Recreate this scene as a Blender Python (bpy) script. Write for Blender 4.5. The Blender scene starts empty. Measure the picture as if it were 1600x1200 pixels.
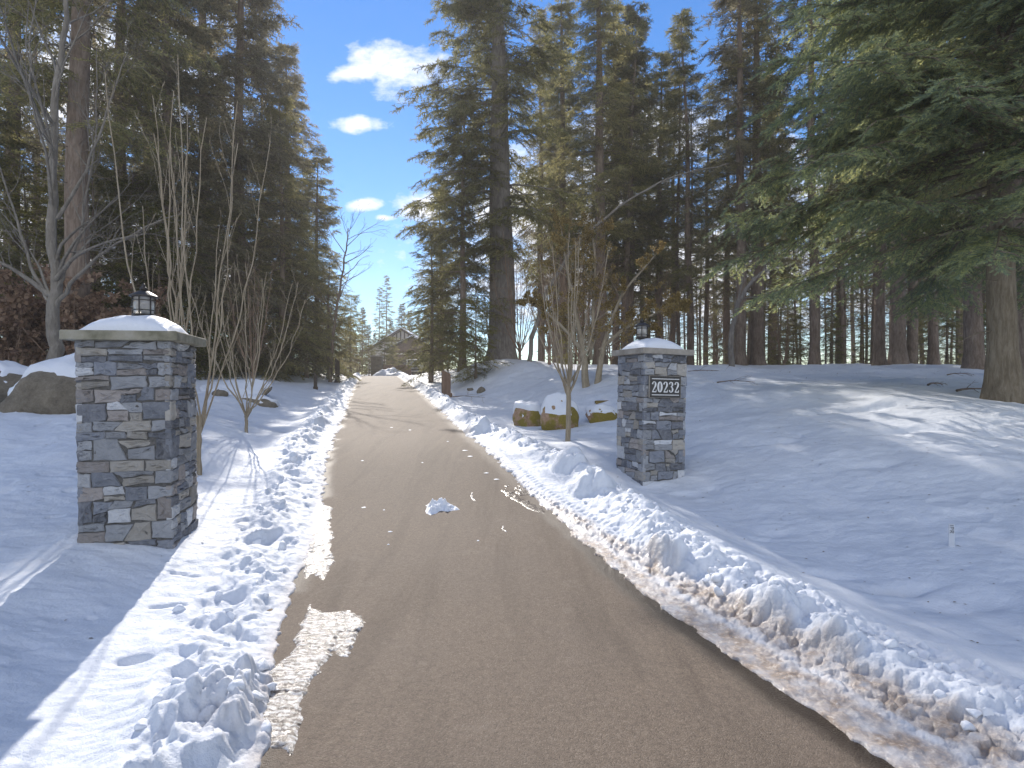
import bpy, math, random
import numpy as np
from mathutils import Vector, Matrix
C = bpy.context.scene.collection
random.seed(7)
R = math.radians

# ------------------------------------------------------------------ camera
F = 860.0                      # focal length in pixels of a 1600 px wide frame
CAMZ = 1.7
cam = bpy.data.cameras.new('camera'); cam.sensor_width = 36; cam.lens = F / 1600 * 36
cam.clip_start = 0.05; cam.clip_end = 2000
co = bpy.data.objects.new('camera', cam); C.objects.link(co)
co.location = (0, 0, CAMZ); co.rotation_euler = (R(90), 0, 0)
bpy.context.scene.camera = co

# ------------------------------------------------------------------ light
SK, SEL = 0.30, R(32.0)        # the sun stands ahead, a little left of the drive
sunv = Vector((-SK, 1.0, 0)).normalized() * math.cos(SEL) + Vector((0, 0, math.sin(SEL)))
sl = bpy.data.lights.new('sun', 'SUN'); sl.energy = 3.1; sl.angle = R(0.5); sl.color = (1.0, 0.93, 0.84)
so = bpy.data.objects.new('sun', sl); C.objects.link(so)
so.rotation_euler = sunv.to_track_quat('Z', 'Y').to_euler()

sc = bpy.context.scene
sc.view_settings.view_transform = 'Standard'; sc.view_settings.look = 'None'
sc.view_settings.gamma = 1.0; sc.view_settings.exposure = 1.12
sc.view_settings.use_curve_mapping = False
sc.cycles.use_denoising = True
sc.cycles.max_bounces = 6; sc.cycles.diffuse_bounces = 4; sc.cycles.glossy_bounces = 2
sc.cycles.transparent_max_bounces = 8; sc.cycles.transmission_bounces = 3
sc.cycles.caustics_reflective = False; sc.cycles.caustics_refractive = False
sc.cycles.sample_clamp_indirect = 6

w = bpy.data.worlds.new('World'); sc.world = w; w.use_nodes = True
nt = w.node_tree; nt.nodes.clear()
def N(t, ty, **kw):
    n = t.nodes.new(ty)
    for k, v in kw.items():
        if k.startswith('i_'):
            n.inputs[int(k[2:])].default_value = v
        else: setattr(n, k, v)
    return n
def L(t, a, b): t.links.new(a, b)
out = N(nt, 'ShaderNodeOutputWorld'); bg = N(nt, 'ShaderNodeBackground'); bg.inputs[1].default_value = 0.12
sky = N(nt, 'ShaderNodeTexSky', sky_type='NISHITA'); sky.sun_disc = False
sky.sun_elevation = SEL; sky.sun_rotation = math.atan2(sunv.x, sunv.y)
sky.air_density = 1.0; sky.dust_density = 0.0; sky.ozone_density = 2.2; sky.altitude = 200
# a few white clouds, fixed by the direction they stand in
tc = N(nt, 'ShaderNodeTexCoord'); sep = N(nt, 'ShaderNodeSeparateXYZ'); L(nt, tc.outputs['Generated'], sep.inputs[0])
def M_(t, op, a, b=None, c=None, clamp=False):
    n = t.nodes.new('ShaderNodeMath'); n.operation = op; n.use_clamp = clamp
    for i, v in enumerate((a, b, c)):
        if v is None: continue
        if isinstance(v, (int, float)): n.inputs[i].default_value = v
        else: t.links.new(v, n.inputs[i])
    return n.outputs[0]
yy = M_(nt, 'MAXIMUM', sep.outputs[1], 0.02)
U = M_(nt, 'DIVIDE', sep.outputs[0], yy); V = M_(nt, 'DIVIDE', sep.outputs[2], yy)
cb = N(nt, 'ShaderNodeCombineXYZ'); L(nt, U, cb.inputs[0]); L(nt, V, cb.inputs[1])
mp = N(nt, 'ShaderNodeMapping'); L(nt, cb.outputs[0], mp.inputs[0]); mp.inputs['Scale'].default_value = (1, 1.7, 1)
nz = N(nt, 'ShaderNodeTexNoise'); nz.inputs['Scale'].default_value = 13; nz.inputs['Detail'].default_value = 8
nz.inputs['Roughness'].default_value = 0.62; L(nt, mp.outputs[0], nz.inputs['Vector'])
m = None
for (px, py, a, b) in ((622, 105, 78, 44), (560, 116, 44, 17), (557, 194, 50, 16), (566, 320, 30, 13),
                       (664, 322, 48, 26), (600, 340, 20, 6), (880, 330, 190, 110), (1000, 210, 150, 60),
                       (150, 130, 230, 130), (1050, 430, 420, 110), (80, 380, 300, 110), (1450, 330, 330, 160), (330, 420, 120, 80)):
    du = M_(nt, 'DIVIDE', M_(nt, 'SUBTRACT', U, (px - 800) / F), a / F)
    dv = M_(nt, 'DIVIDE', M_(nt, 'SUBTRACT', V, (600 - py) / F), b / F)
    d = M_(nt, 'SQRT', M_(nt, 'ADD', M_(nt, 'MULTIPLY', du, du), M_(nt, 'MULTIPLY', dv, dv)))
    q = M_(nt, 'SUBTRACT', 1.0, d)
    m = q if m is None else M_(nt, 'MAXIMUM', m, q)
nn = M_(nt, 'MULTIPLY', M_(nt, 'SUBTRACT', nz.outputs[0], 0.5), 2.6)
mm = M_(nt, 'MULTIPLY', M_(nt, 'ADD', m, nn), 1.5, clamp=True)
mm = M_(nt, 'MULTIPLY', mm, M_(nt, 'GREATER_THAN', sep.outputs[1], 0.05))
# bright broken cloud added to the unseen sky behind the camera as front fill
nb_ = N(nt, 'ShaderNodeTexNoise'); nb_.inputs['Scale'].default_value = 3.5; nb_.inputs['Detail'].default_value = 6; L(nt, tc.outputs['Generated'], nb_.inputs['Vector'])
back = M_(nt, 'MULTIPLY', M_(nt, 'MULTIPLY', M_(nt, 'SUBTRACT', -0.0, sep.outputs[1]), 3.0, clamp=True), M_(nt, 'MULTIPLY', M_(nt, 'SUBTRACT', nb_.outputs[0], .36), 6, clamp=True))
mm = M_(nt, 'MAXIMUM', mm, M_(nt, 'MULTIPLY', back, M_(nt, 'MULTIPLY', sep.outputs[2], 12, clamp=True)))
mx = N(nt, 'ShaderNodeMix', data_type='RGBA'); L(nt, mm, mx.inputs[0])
hs = N(nt, 'ShaderNodeHueSaturation'); hs.inputs['Saturation'].default_value = 1.36; hs.inputs['Value'].default_value = 0.70; hs.inputs['Hue'].default_value = 0.507
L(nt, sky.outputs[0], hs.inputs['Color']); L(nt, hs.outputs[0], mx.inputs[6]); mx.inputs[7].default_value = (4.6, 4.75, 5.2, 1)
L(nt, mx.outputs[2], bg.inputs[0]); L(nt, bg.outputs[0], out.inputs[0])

# ------------------------------------------------------------------ helpers
def tag(o, label=None, cat=None, group=None, kind=None):
    if label: o['label'] = label
    if cat: o['category'] = cat
    if group: o['group'] = group
    if kind: o['kind'] = kind
    return o
def empty(name, loc, rz=0, label=None, cat=None, group=None):
    o = bpy.data.objects.new(name, None); C.objects.link(o); o.location = loc; o.rotation_euler = (0, 0, rz)
    o.empty_display_size = 0.2
    return tag(o, label, cat, group)
def link(name, me, mat=None, parent=None, smooth=False):
    o = bpy.data.objects.new(name, me); C.objects.link(o)
    if mat: me.materials.append(mat)
    if parent: o.parent = parent
    if smooth: me.polygons.foreach_set('use_smooth', [True] * len(me.polygons))
    return o
def npmesh(name, v, f):
    """v (n,3), f (m,k) arrays"""
    v = np.asarray(v, np.float32); f = np.asarray(f, np.int32)
    me = bpy.data.meshes.new(name)
    me.vertices.add(len(v)); me.vertices.foreach_set('co', v.ravel())
    m_, k = f.shape
    me.loops.add(m_ * k); me.loops.foreach_set('vertex_index', f.ravel())
    me.polygons.add(m_); me.polygons.foreach_set('loop_start', np.arange(0, m_ * k, k, dtype=np.int32))
    me.polygons.foreach_set('loop_total', np.full(m_, k, np.int32))
    me.update(calc_edges=True)
    return me
def children(o): return [c for c in bpy.data.objects if c.parent == o]
def copy_tree(o, parent=None, kids=None):
    c = o.copy(); C.objects.link(c); c.parent = parent
    for ch in (kids if kids is not None else children(o)): copy_tree(ch, c)
    return c
class MB:
    def __init__(s): s.v = []; s.f = []
    def add(s, v, f):
        n = len(s.v); s.v += [tuple(p) for p in v]; s.f += [tuple(i + n for i in q) for q in f]; return s
    def box(s, x0, x1, y0, y1, z0, z1, M=None):
        v = [(x, y, z) for z in (z0, z1) for y in (y0, y1) for x in (x0, x1)]
        if M: v = [tuple(M @ Vector(p)) for p in v]
        return s.add(v, [(0, 2, 3, 1), (4, 5, 7, 6), (0, 1, 5, 4), (2, 6, 7, 3), (0, 4, 6, 2), (1, 3, 7, 5)])
    def prism(s, pts, y0, y1):
        """pts in x,z ; extruded along y"""
        n = len(pts)
        v = [(x, y0, z) for x, z in pts] + [(x, y1, z) for x, z in pts]
        f = [tuple(range(n)), tuple(range(2 * n - 1, n - 1, -1))] + [(i, i + n, (i + 1) % n + n, (i + 1) % n) for i in range(n)]
        return s.add(v, f)
    def lathe(s, prof, n=20, cx=0, cy=0):
        v = []; f = []
        for r, z in prof:
            v += [(cx + r * math.cos(2 * math.pi * i / n), cy + r * math.sin(2 * math.pi * i / n), z) for i in range(n)]
        for j in range(len(prof) - 1):
            for i in range(n):
                f.append((j * n + i, j * n + (i + 1) % n, (j + 1) * n + (i + 1) % n, (j + 1) * n + i))
        f.append(tuple(range(n - 1, -1, -1))); k = (len(prof) - 1) * n; f.append(tuple(range(k, k + n)))
        return s.add(v, f)
    def build(s, name, mat, parent=None, bevel=0, smooth=False, seg=2):
        me = bpy.data.meshes.new(name); me.from_pydata(s.v, [], s.f); me.update()
        o = link(name, me, mat, parent, smooth)
        if bevel:
            b = o.modifiers.new('bevel', 'BEVEL'); b.width = bevel; b.segments = seg; b.limit_method = 'ANGLE'
        return o
# numpy noise
_rng = np.random.RandomState(11)
_G = _rng.rand(256, 256)
def vnoise(x, y):
    xi = np.floor(x).astype(int); yi = np.floor(y).astype(int); fx = x - xi; fy = y - yi
    fx = fx * fx * fx * (fx * (fx * 6 - 15) + 10); fy = fy * fy * fy * (fy * (fy * 6 - 15) + 10)
    g = lambda a, b: _G[a % 256, b % 256]
    return (g(xi, yi) * (1 - fx) + g(xi + 1, yi) * fx) * (1 - fy) + (g(xi, yi + 1) * (1 - fx) + g(xi + 1, yi + 1) * fx) * fy
def fbm(x, y, o=4, g=0.5):
    s = 0; a = 1; t = 0
    for i in range(o):
        s = s + a * (vnoise(x * 2 ** i + 17.3 * i, y * 2 ** i + 9.1 * i) - 0.5); t += a; a *= g
    return s / t * 2
_J = _rng.rand(256, 256, 3)
def domes(x, y, cell, rmin=0.45, rmax=0.95):
    """rounded lumps: the highest of jittered domes"""
    X = x / cell; Y = y / cell; xi = np.floor(X).astype(int); yi = np.floor(Y).astype(int); best = np.zeros_like(X)
    for dx in (-1, 0, 1):
        for dy in (-1, 0, 1):
            j = _J[(xi + dx) % 256, (yi + dy) % 256]
            r = rmin + (rmax - rmin) * j[..., 2]
            d2 = ((X - xi - dx - j[..., 0]) ** 2 + (Y - yi - dy - j[..., 1]) ** 2) / r ** 2
            best = np.maximum(best, r * np.sqrt(np.clip(1 - d2, 0, 1)))
    return best
def sstep(a, b, x):
    t = np.clip((x - a) / (b - a), 0, 1); return t * t * (3 - 2 * t)

# ------------------------------------------------------------------ terrain
TAB = np.array([  # py, Y, left px, right px
    (1200, 2.60, 412, 1400), (1134, 2.93, 418, 1300), (1100, 3.15, 420, 1245), (1050, 3.5, 424, 1175), (1000, 3.95, 434, 1105),
    (950, 4.5, 448, 1030), (900, 5.15, 470, 965), (850, 6.0, 492, 915), (800, 7.2, 502, 855), (750, 8.6, 508, 803),
    (700, 10.6, 516, 757), (680, 12.5, 527, 727), (630, 19.5, 544, 676), (605, 27, 553, 647), (587, 42, 565, 622)])
_Y = np.concatenate([[-3, 1.0], TAB[:, 1], [55, 70, 90]])
_Z = np.concatenate([[-.12, -.115], CAMZ - (TAB[:, 0] - 600) * TAB[:, 1] / F, [2.42, 2.75, 2.9]])
_XL = np.concatenate([[-1.25, -1.2], (TAB[:, 2] - 800) * TAB[:, 1] / F, [-15.0, -18.0, -20]])
_XR = np.concatenate([[2.4, 2.0], (TAB[:, 3] - 800) * TAB[:, 1] / F, [-11.2, -10, -9]])
def sm(arr):  # smooth resampled curve
    yy = np.linspace(-3, 90, 3721); a = np.interp(yy, _Y, arr)
    wd = np.clip(yy * 0.12, 0.15, 2.5)
    c = np.concatenate([[0], np.cumsum(a)]) * (yy[1] - yy[0])
    e = np.concatenate([[yy[0]], yy + (yy[1] - yy[0])])
    lo = np.clip(yy - wd, e[0], e[-1]); hi = np.clip(yy + wd, e[0], e[-1])
    return yy, (np.interp(hi, e, c) - np.interp(lo, e, c)) / (hi - lo)
_yy, _zs = sm(_Z); _, _xls = sm(_XL); _, _xrs = sm(_XR)
zd = lambda Y: np.interp(Y, _yy, _zs)
xl = lambda Y: np.interp(Y, _yy, _xls)
xr = lambda Y: np.interp(Y, _yy, _xrs)
def base(x, Y):
    """snow surface without banks"""
    x = np.asarray(x, float); Y = np.asarray(Y, float)
    z = zd(Y)
    dr = x - xr(Y); dl = xl(Y) - x
    aR = np.interp(Y, [0, 2.5, 5, 8, 11.5, 20, 28, 45, 70], [.05, .1, .14, .55, .95, 1.12, 1.02, .3, .1])
    D = np.interp(Y, [3, 6, 8, 12, 20, 28, 45], [9, 9, 9.5, 10.5, 7.0, 4.2, 4])
    s = np.interp(Y, [8, 20, 28], [1.6, .9, .6])
    zr = z + aR * sstep(s, D, dr) - 0.10 * np.exp(-((dr - 2.2) / .9) ** 2) * sstep(9, 5, Y)
    aL = np.interp(Y, [0, 2.5, 4, 5.4, 8, 12, 20, 27, 42, 60], [.1, .14, .2, .31, .52, .66, .75, .62, .25, .0])
    DL = np.interp(Y, [3, 5.4, 8, 14, 30], [2.6, 2.3, 3.4, 4.6, 5])
    zl = z + aL * sstep(.4, DL, dl) + np.clip(dl - 4, 0, 60) * .022 * sstep(6, 12, Y) * sstep(60, 35, Y)
    zz = np.where(dr > 0, zr, np.where(dl > 0, zl, z))
    far = sstep(30, 42, Y)
    zz = zz + (2.42 - .035 * np.clip(Y - 30, 0, 60) - zz) * far * sstep(3, 9, dr)
    zz = zz + (2.2 - .01 * np.clip(Y - 30, 0, 60) - zz) * far * sstep(6, 14, dl)
    off = np.maximum(dr, dl)
    und = sstep(.6, 3.0, off)
    k = np.clip(Y / 12, .35, 2)
    zz = zz + und * (.10 * k * fbm(x * .45 + 3, Y * .45, 3) + .035 * fbm(x * 1.7 + 5, Y * 1.1 + 2, 3))
    zz = zz - .13 * np.exp(-(((x - 2.3) / 1.3) ** 2 + ((Y - 8.4) / 1.2) ** 2))
    # mound under the big fir
    zz = zz + .30 * np.exp(-(((x + 0.4) / 2.6) ** 2 + ((Y - 27) / 3.0) ** 2))
    return zz
def snow(x, Y):
    x = np.asarray(x, float); Y = np.asarray(Y, float)
    z = base(x, Y)
    dr = x - xr(Y); dl = xl(Y) - x
    jag = .05 * fbm(x * 5, Y * 5, 3) + .03 * fbm(x * 16, Y * 16 + 4, 2)
    # ---- right bank
    cR = np.interp(Y, [1, 2.5, 2.93, 4.2, 5.4, 7, 9, 10, 13, 20, 42], [1.2, 1.08, 1.0, .92, .85, 1.0, 1.1, .9, .55, .42, .3])
    hR = np.interp(Y, [2.5, 3.2, 5, 7, 9, 13, 20, 42], [.10, .12, .17, .17, .19, .17, .16, .15])
    wi = np.interp(Y, [2.5, 7, 13, 42], [.26, .30, .22, .14])       # steep inner face
    wo = np.interp(Y, [2.5, 5, 9, 13, 42], [.95, .8, .45, .32, .25])
    wob = .12 * fbm(Y * .9 + 4, Y * 0 + 1.5, 3)
    e = dr - cR - wob
    ridge = np.where(e < 0, np.exp(-(np.abs(e) / wi) ** 2.4), np.exp(-(np.abs(e) / wo) ** 2))
    wx = x + .09 * fbm(x * 5, Y * 5 + 3, 3); wy = Y + .09 * fbm(x * 5 + 9, Y * 5, 3)
    lump = domes(wx, wy, .38) * .50 + domes(wx + 3.3, wy + 1.7, .17) * .30 + domes(wx + 7, wy, .085) * .16
    msk = np.where(e < 0, np.exp(-(np.abs(e) / (wi * 1.35)) ** 2), np.exp(-(np.abs(e) / (wo * .62)) ** 2))
    var = .75 + .5 * (fbm(Y * .7, Y * 0 + 8, 2) + .3)
    bR = hR * ridge * var + (lump - .30) * .19 * (.6 + 1.1 * np.clip(fbm(x * 1.3, Y * 1.3 + 5, 2) + .35, 0, 1)) * msk + .05 * msk * fbm(x * 3.1, Y * 3.1, 3) + .045 * msk * fbm(x * 9, Y * 9, 3)
    # extra big clods seen right of the drive
    for (bx, by, br, bh) in ((1.42, 5.35, .26, .20), (1.15, 7.9, .34, .22), (.95, 9.0, .3, .2), (1.9, 4.25, .3, .14), (2.15, 3.7, .22, .10),
                             (-.95, 12.6, .45, .2)):
        q = np.clip(1 - ((x - bx) ** 2 + (Y - by) ** 2) / br ** 2 + .35 * fbm(x * 6, Y * 6 + 1, 3), 0, 1) * (np.hypot(x - bx, Y - by) < br * 1.15)
        bR = bR + bh * q ** .7 * (1 + .35 * fbm(x * 7, Y * 7, 2))
    sR = np.interp(Y, [1, 2.5, 2.93, 4.2, 5.5, 7.2, 8.2], [.7, .64, .60, .5, .36, .12, 0])
    # slush / packed strip between asphalt and bank
    thin = .012 + .03 * sstep(sR - .1, sR + .25, dr + jag)
    tyre = sstep(sR + .02, sR + .06, dr) * sstep(sR + .42, sR + .34, dr) * sstep(4.6, 6, Y)
    ph = Y * 62 + np.abs(((dr - sR) * 10) % 2 - 1) * 5
    thin = thin + tyre * .010 * np.sin(ph)
    thin = thin + .018 * (1 - tyre) * np.abs(fbm(x * 14, Y * 14, 3)) * sstep(0, .2, dr) + .03 * sstep(.35, .6, domes(x, Y, .07)) * sstep(sR * .3, sR, dr) * sstep(sR + .3, sR, dr) * sstep(9, 6, Y)
    lo = zd(Y)
    tB = sstep(sR + .15, cR + .1, dr)
    zr = (lo + thin) * (1 - tB) + (z + .02) * tB + bR * sstep(sR - .05, sR + .2, dr)
    # ---- left bank
    cL = np.interp(Y, [1, 2.5, 3.2, 4.5, 6, 9, 12, 20, 30, 42], [.5, .42, .40, .42, .62, .60, .60, .5, .4, .35])
    hL = np.interp(Y, [2.5, 5, 8, 12, 20, 42], [.13, .14, .15, .16, .17, .15])
    wo2 = np.interp(Y, [2.5, 5, 9, 13, 42], [.40, .45, .5, .45, .35])
    wi2 = np.interp(Y, [2.5, 5, 9, 13, 42], [.16, .26, .26, .22, .2])
    e = dl - cL - .10 * fbm(Y * 1.1 + 14, Y * 0 + 3.5, 3)
    ridge = np.where(e < 0, np.exp(-(np.abs(e) / wi2) ** 2), np.exp(-(np.abs(e) / wo2) ** 2))
    msk = np.where(e < 0, np.exp(-(np.abs(e) / (wi2 * 1.4)) ** 2), np.exp(-(np.abs(e) / (wo2 * .62)) ** 2))
    # raked, sheared lumps: stretched along the drive
    wx = x + .10 * fbm(x * 4, Y * 4, 2); wy = Y + .10 * fbm(x * 4 + 9, Y * 4, 2)
    lump2 = (1 - np.abs(fbm(wx * 2.2 - wy * .9, wy * 1.5 + wx * 1.1, 3)) * 2.6) * .40 + .20 * (1 - np.abs(fbm(wx * 6, wy * 3.4 + 2, 3)) * 2.4)
    crumb = np.exp(-(((x + 1.46) / .33) ** 2 + ((Y - 3.1) / .42) ** 2))
    far = sstep(9, 14, Y)
    bL = hL * ridge * (.8 + .6 * (fbm(Y * .8, Y * 0 + 2, 2) + .2)) + (lump2 - .28) * (.17 + .16 * far) * msk + .05 * msk * fbm(x * 2.6 + Y * .8, Y * 2.2, 3) + .03 * msk * fbm(x * 8, Y * 8, 3)
    bL = bL + crumb * (.18 * (domes(x, Y, .21) - .25) + .13 * (domes(x + 1, Y + 2, .11) - .3) + .07 * domes(x, Y, .06) + .05)
    thinL = .012 + .03 * sstep(.0, .3, dl + jag) + .03 * sstep(.3, .6, domes(x, Y, .10)) * sstep(.05, .2, dl) * np.exp(-(dl / .5) ** 2)
    tBL = sstep(.05, cL + .15, dl)
    zl = (lo + thinL) * (1 - tBL) + (z + .02) * tBL + bL * sstep(-.02, .14, dl + jag)
    # footprints and paw marks on the left
    for (bx, by, rx, ry, dp) in ((-2.42, 3.52, .10, .055, .07), (-2.78, 4.32, .08, .03, .03), (-2.66, 4.36, .08, .03, .035), (-3.0, 4.95, .09, .03, .03), (-3.1, 4.05, .04, .02, .02),
                                 (-2.86, 4.92, .07, .03, .03), (-2.1, 3.9, .05, .03, .02), (-4.9, 5.9, .09, .05, .03), (-5.3, 6.6, .08, .05, .03)):
        q = ((x - bx + (Y - by) * -.3) / rx) ** 2 + ((Y - by) / ry) ** 2
        zl = zl - dp * np.exp(-np.maximum(q, .0) ** 2)
    # soft drifts
    zl = zl + .05 * sstep(.8, 1.6, dl) * fbm(x * .9 + 8, Y * 1.6, 3) + .009 * fbm(x * 6, Y * 14, 2) - .022 * sstep(.55, .8, domes(x, Y * 1.3, .31) * sstep(.62, .75, vnoise(x * 1.1 + 4, Y * .8))) * sstep(.9, 1.3, dl)
    zr = zr + .035 * sstep(1.6, 2.6, dr) * fbm(x * .8 + 2, Y * 1.9 + 7, 3) + .009 * fbm(x * 5, Y * 12, 2) - .03 * sstep(.55, .8, domes(x, Y * 1.3, .42) * sstep(.60, .75, vnoise(x * .8 + 14, Y * .6))) * sstep(1.9, 2.4, dr)
    for (bx, by, rx, ry, dp) in ((3.55, 5.05, .30, .09, .10), (3.1, 5.35, .3, .07, .05), (2.9, 6.3, .2, .08, .04), (3.1, 6.5, .25, .1, .04), (3.8, 4.7, .5, .16, .07),
                                 (5.5, 8.3, .4, .12, .05), (6.8, 9.6, .5, .13, .06), (4.6, 9.8, .4, .12, .05), (8.1, 9.1, .4, .12, .06), (7.2, 11.2, .6, .15, .07), (9.3, 8.1, .5, .12, .06)):
        zr = zr - dp * np.exp(-(((x - bx + (Y - by) * .4) / rx) ** 2 + ((Y - by) / ry) ** 2))
    for (bx, by, br, dp) in ((1.18, 11.5, .22, .05), (-4.66, 8.2, .22, .05), (-5.55, 11.5, .2, .04), (10.24, 11.5, .75, .14), (-2.62, 22, .4, .08), (2.54, 18.5, .5, .1)):
        q = np.exp(-((x - bx) ** 2 + (Y - by) ** 2) / br ** 2); zr = zr - dp * q; zl = zl - dp * q
    inside = np.minimum(dr, dl)
    out_ = np.where(dr > -.5 * (xr(Y) - xl(Y)), zr, zl)
    edge = np.maximum(dr, dl) + jag * np.clip(Y / 5, .7, 2.5)
    cut = sstep(-.012 * np.clip(Y / 4, 1, 5), .012 * np.clip(Y / 4, 1, 5), edge)
    return (lo - .05) * (1 - cut) + out_ * cut, dr, dl, sR, edge
def gz(x, Y): return float(base(np.array([x]), np.array([Y]))[0])
def gs(x, Y): return float(snow(np.array([x]), np.array([Y]))[0][0])
def at(px, Y): return (px - 800) / F * Y

# ------------------------------------------------------------------ materials
def mat(name):
    m = bpy.data.materials.new(name); m.use_nodes = True; t = m.node_tree; t.nodes.clear()
    o = N(t, 'ShaderNodeOutputMaterial'); b = N(t, 'ShaderNodeBsdfPrincipled'); L(t, b.outputs[0], o.inputs[0])
    return m, t, b, o
def ramp(t, fac, stops, interp='LINEAR'):
    r = N(t, 'ShaderNodeValToRGB'); r.color_ramp.interpolation = interp
    e = r.color_ramp.elements
    while len(e) < len(stops): e.new(0.5)
    for q, (p, c) in zip(e, stops): q.position = p; q.color = (*c, 1)
    if fac is not None: L(t, fac, r.inputs[0])
    return r.outputs[0]
def noise(t, scale, detail=4, rough=.55, vec=None, dist=0):
    n = N(t, 'ShaderNodeTexNoise'); n.inputs['Scale'].default_value = scale; n.inputs['Detail'].default_value = detail
    n.inputs['Roughness'].default_value = rough; n.inputs['Distortion'].default_value = dist
    if vec is not None: L(t, vec, n.inputs['Vector'])
    return n.outputs[0]
def coords(t, scale=(1, 1, 1), world=False):
    if world:
        g = N(t, 'ShaderNodeNewGeometry'); s = g.outputs['Position']
    else: s = N(t, 'ShaderNodeTexCoord').outputs['Object']
    m = N(t, 'ShaderNodeMapping'); m.inputs['Scale'].default_value = scale; L(t, s, m.inputs[0]); return m.outputs[0]
def bump(t, b, h, strength, dist):
    n = N(t, 'ShaderNodeBump'); n.inputs['Strength'].default_value = strength; n.inputs['Distance'].default_value = dist
    L(t, h, n.inputs['Height']); L(t, n.outputs[0], b.inputs['Normal']); return n
def mixc(t, f, a, b):
    m = N(t, 'ShaderNodeMix', data_type='RGBA')
    for s, v in ((0, f), (6, a), (7, b)):
        if isinstance(v, (int, float)): m.inputs[s].default_value = v
        elif isinstance(v, tuple): m.inputs[s].default_value = (*v, 1)
        else: L(t, v, m.inputs[s])
    return m.outputs[2]
def attr(t, n):
    a = N(t, 'ShaderNodeAttribute'); a.attribute_name = n; return a
def simple(name, stops, scale=4, rough=.8, bs=.3, bd=.02, metal=0, stretch=(1, 1, 1), bscale=None, spec=.3):
    m, t, b, o = mat(name); v = coords(t, stretch)
    n = noise(t, scale, 6, .6, v); L(t, ramp(t, n, stops), b.inputs['Base Color'])
    b.inputs['Roughness'].default_value = rough; b.inputs['Metallic'].default_value = metal; b.inputs['Specular IOR Level'].default_value = spec
    if bs: bump(t, b, noise(t, bscale or scale * 3, 6, .65, v), bs, bd)
    return m
# snow
def make_snow():
    m, t, b, o = mat('snow'); v = coords(t, world=True)
    a = attr(t, 'dirt'); sep_ = N(t, 'ShaderNodeSeparateColor'); L(t, a.outputs['Color'], sep_.inputs[0])
    n1 = noise(t, 3, 5, .6, v); n2 = noise(t, 28, 5, .65, v); n3 = noise(t, 170, 4, .7, v)
    clean = ramp(t, n1, [(.3, (.61, .65, .715)), (.7, (.69, .725, .785))])
    dirty = ramp(t, n2, [(.32, (.13, .088, .06)), (.5, (.33, .25, .19)), (.64, (.55, .47, .40)), (.75, (.74, .72, .70))])
    f = M_(t, 'MULTIPLY', sep_.outputs[0], M_(t, 'ADD', M_(t, 'MULTIPLY', n2, 1.3), .35), clamp=True)
    c1 = mixc(t, f, clean, dirty)
    c2 = mixc(t, M_(t, 'MULTIPLY', sep_.outputs[2], 1.0, clamp=True), c1, (.035, .028, .018))
    L(t, c2, b.inputs['Base Color'])
    r = M_(t, 'SUBTRACT', .62, M_(t, 'MULTIPLY', sep_.outputs[1], .40)); L(t, r, b.inputs['Roughness'])
    b.inputs['Specular IOR Level'].default_value = .35
    h = M_(t, 'ADD', M_(t, 'MULTIPLY', n2, .6), M_(t, 'MULTIPLY', n3, .22))
    h = M_(t, 'ADD', h, M_(t, 'MULTIPLY', noise(t, 9, 4, .6, v), .8))
    bump(t, b, h, .6, .035)
    return m
SNOW = make_snow()
def snow_obj():
    m, t, b, o = mat('snow_cap'); v = coords(t)
    n2 = noise(t, 20, 5, .65, v); b.inputs['Base Color'].default_value = (.69, .72, .775, 1)
    b.inputs['Roughness'].default_value = .6; bump(t, b, n2, .4, .03); return m
SNOWC = snow_obj()
def make_asphalt():
    m, t, b, o = mat('asphalt'); v = coords(t, world=True)
    vo = N(t, 'ShaderNodeTexVoronoi'); vo.inputs['Scale'].default_value = 140; L(t, v, vo.inputs['Vector'])
    sepc = N(t, 'ShaderNodeSeparateColor'); L(t, vo.outputs['Color'], sepc.inputs[0])
    big = noise(t, .7, 6, .62, v); mid = noise(t, 26, 5, .7, v)
    agg = ramp(t, sepc.outputs[0], [(.0, (.070, .054, .041)), (.45, (.150, .117, .089)), (.86, (.21, .168, .13)), (.95, (.30, .25, .20))])
    c = mixc(t, .62, agg, ramp(t, mid, [(.3, (.098, .074, .055)), (.7, (.195, .150, .112))]))
    c = mixc(t, M_(t, 'MULTIPLY', M_(t, 'SUBTRACT', big, .38), 1.6, clamp=True), c, mixc(t, .5, c, (.15, .125, .105)))
    trk = noise(t, 1.0, 5, .65, coords(t, (3.2, .35, 1), world=True), .4)     # worn and damp streaks along the wheel paths
    c = mixc(t, M_(t, 'MULTIPLY', M_(t, 'SUBTRACT', trk, .48), 4.5, clamp=True), c, mixc(t, .36, c, (.05, .036, .026)))
    spot = M_(t, 'MULTIPLY', M_(t, 'SUBTRACT', noise(t, 2.3, 7, .7, v), .60), 9, clamp=True)
    c = mixc(t, M_(t, 'MULTIPLY', spot, .35), c, (.24, .20, .165))
    a = attr(t, 'wet'); wf = a.outputs['Fac']
    c = mixc(t, M_(t, 'MULTIPLY', wf, .85, clamp=True), c, (.022, .014, .008))
    L(t, c, b.inputs['Base Color'])
    L(t, M_(t, 'SUBTRACT', .78, M_(t, 'MULTIPLY', wf, .42)), b.inputs['Roughness'])
    b.inputs['Specular IOR Level'].default_value = .25
    bump(t, b, M_(t, 'ADD', M_(t, 'MULTIPLY', vo.outputs['Distance'], -1.0), M_(t, 'MULTIPLY', mid, .6)), .55, .006)
    return m
ASPH = make_asphalt()
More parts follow.
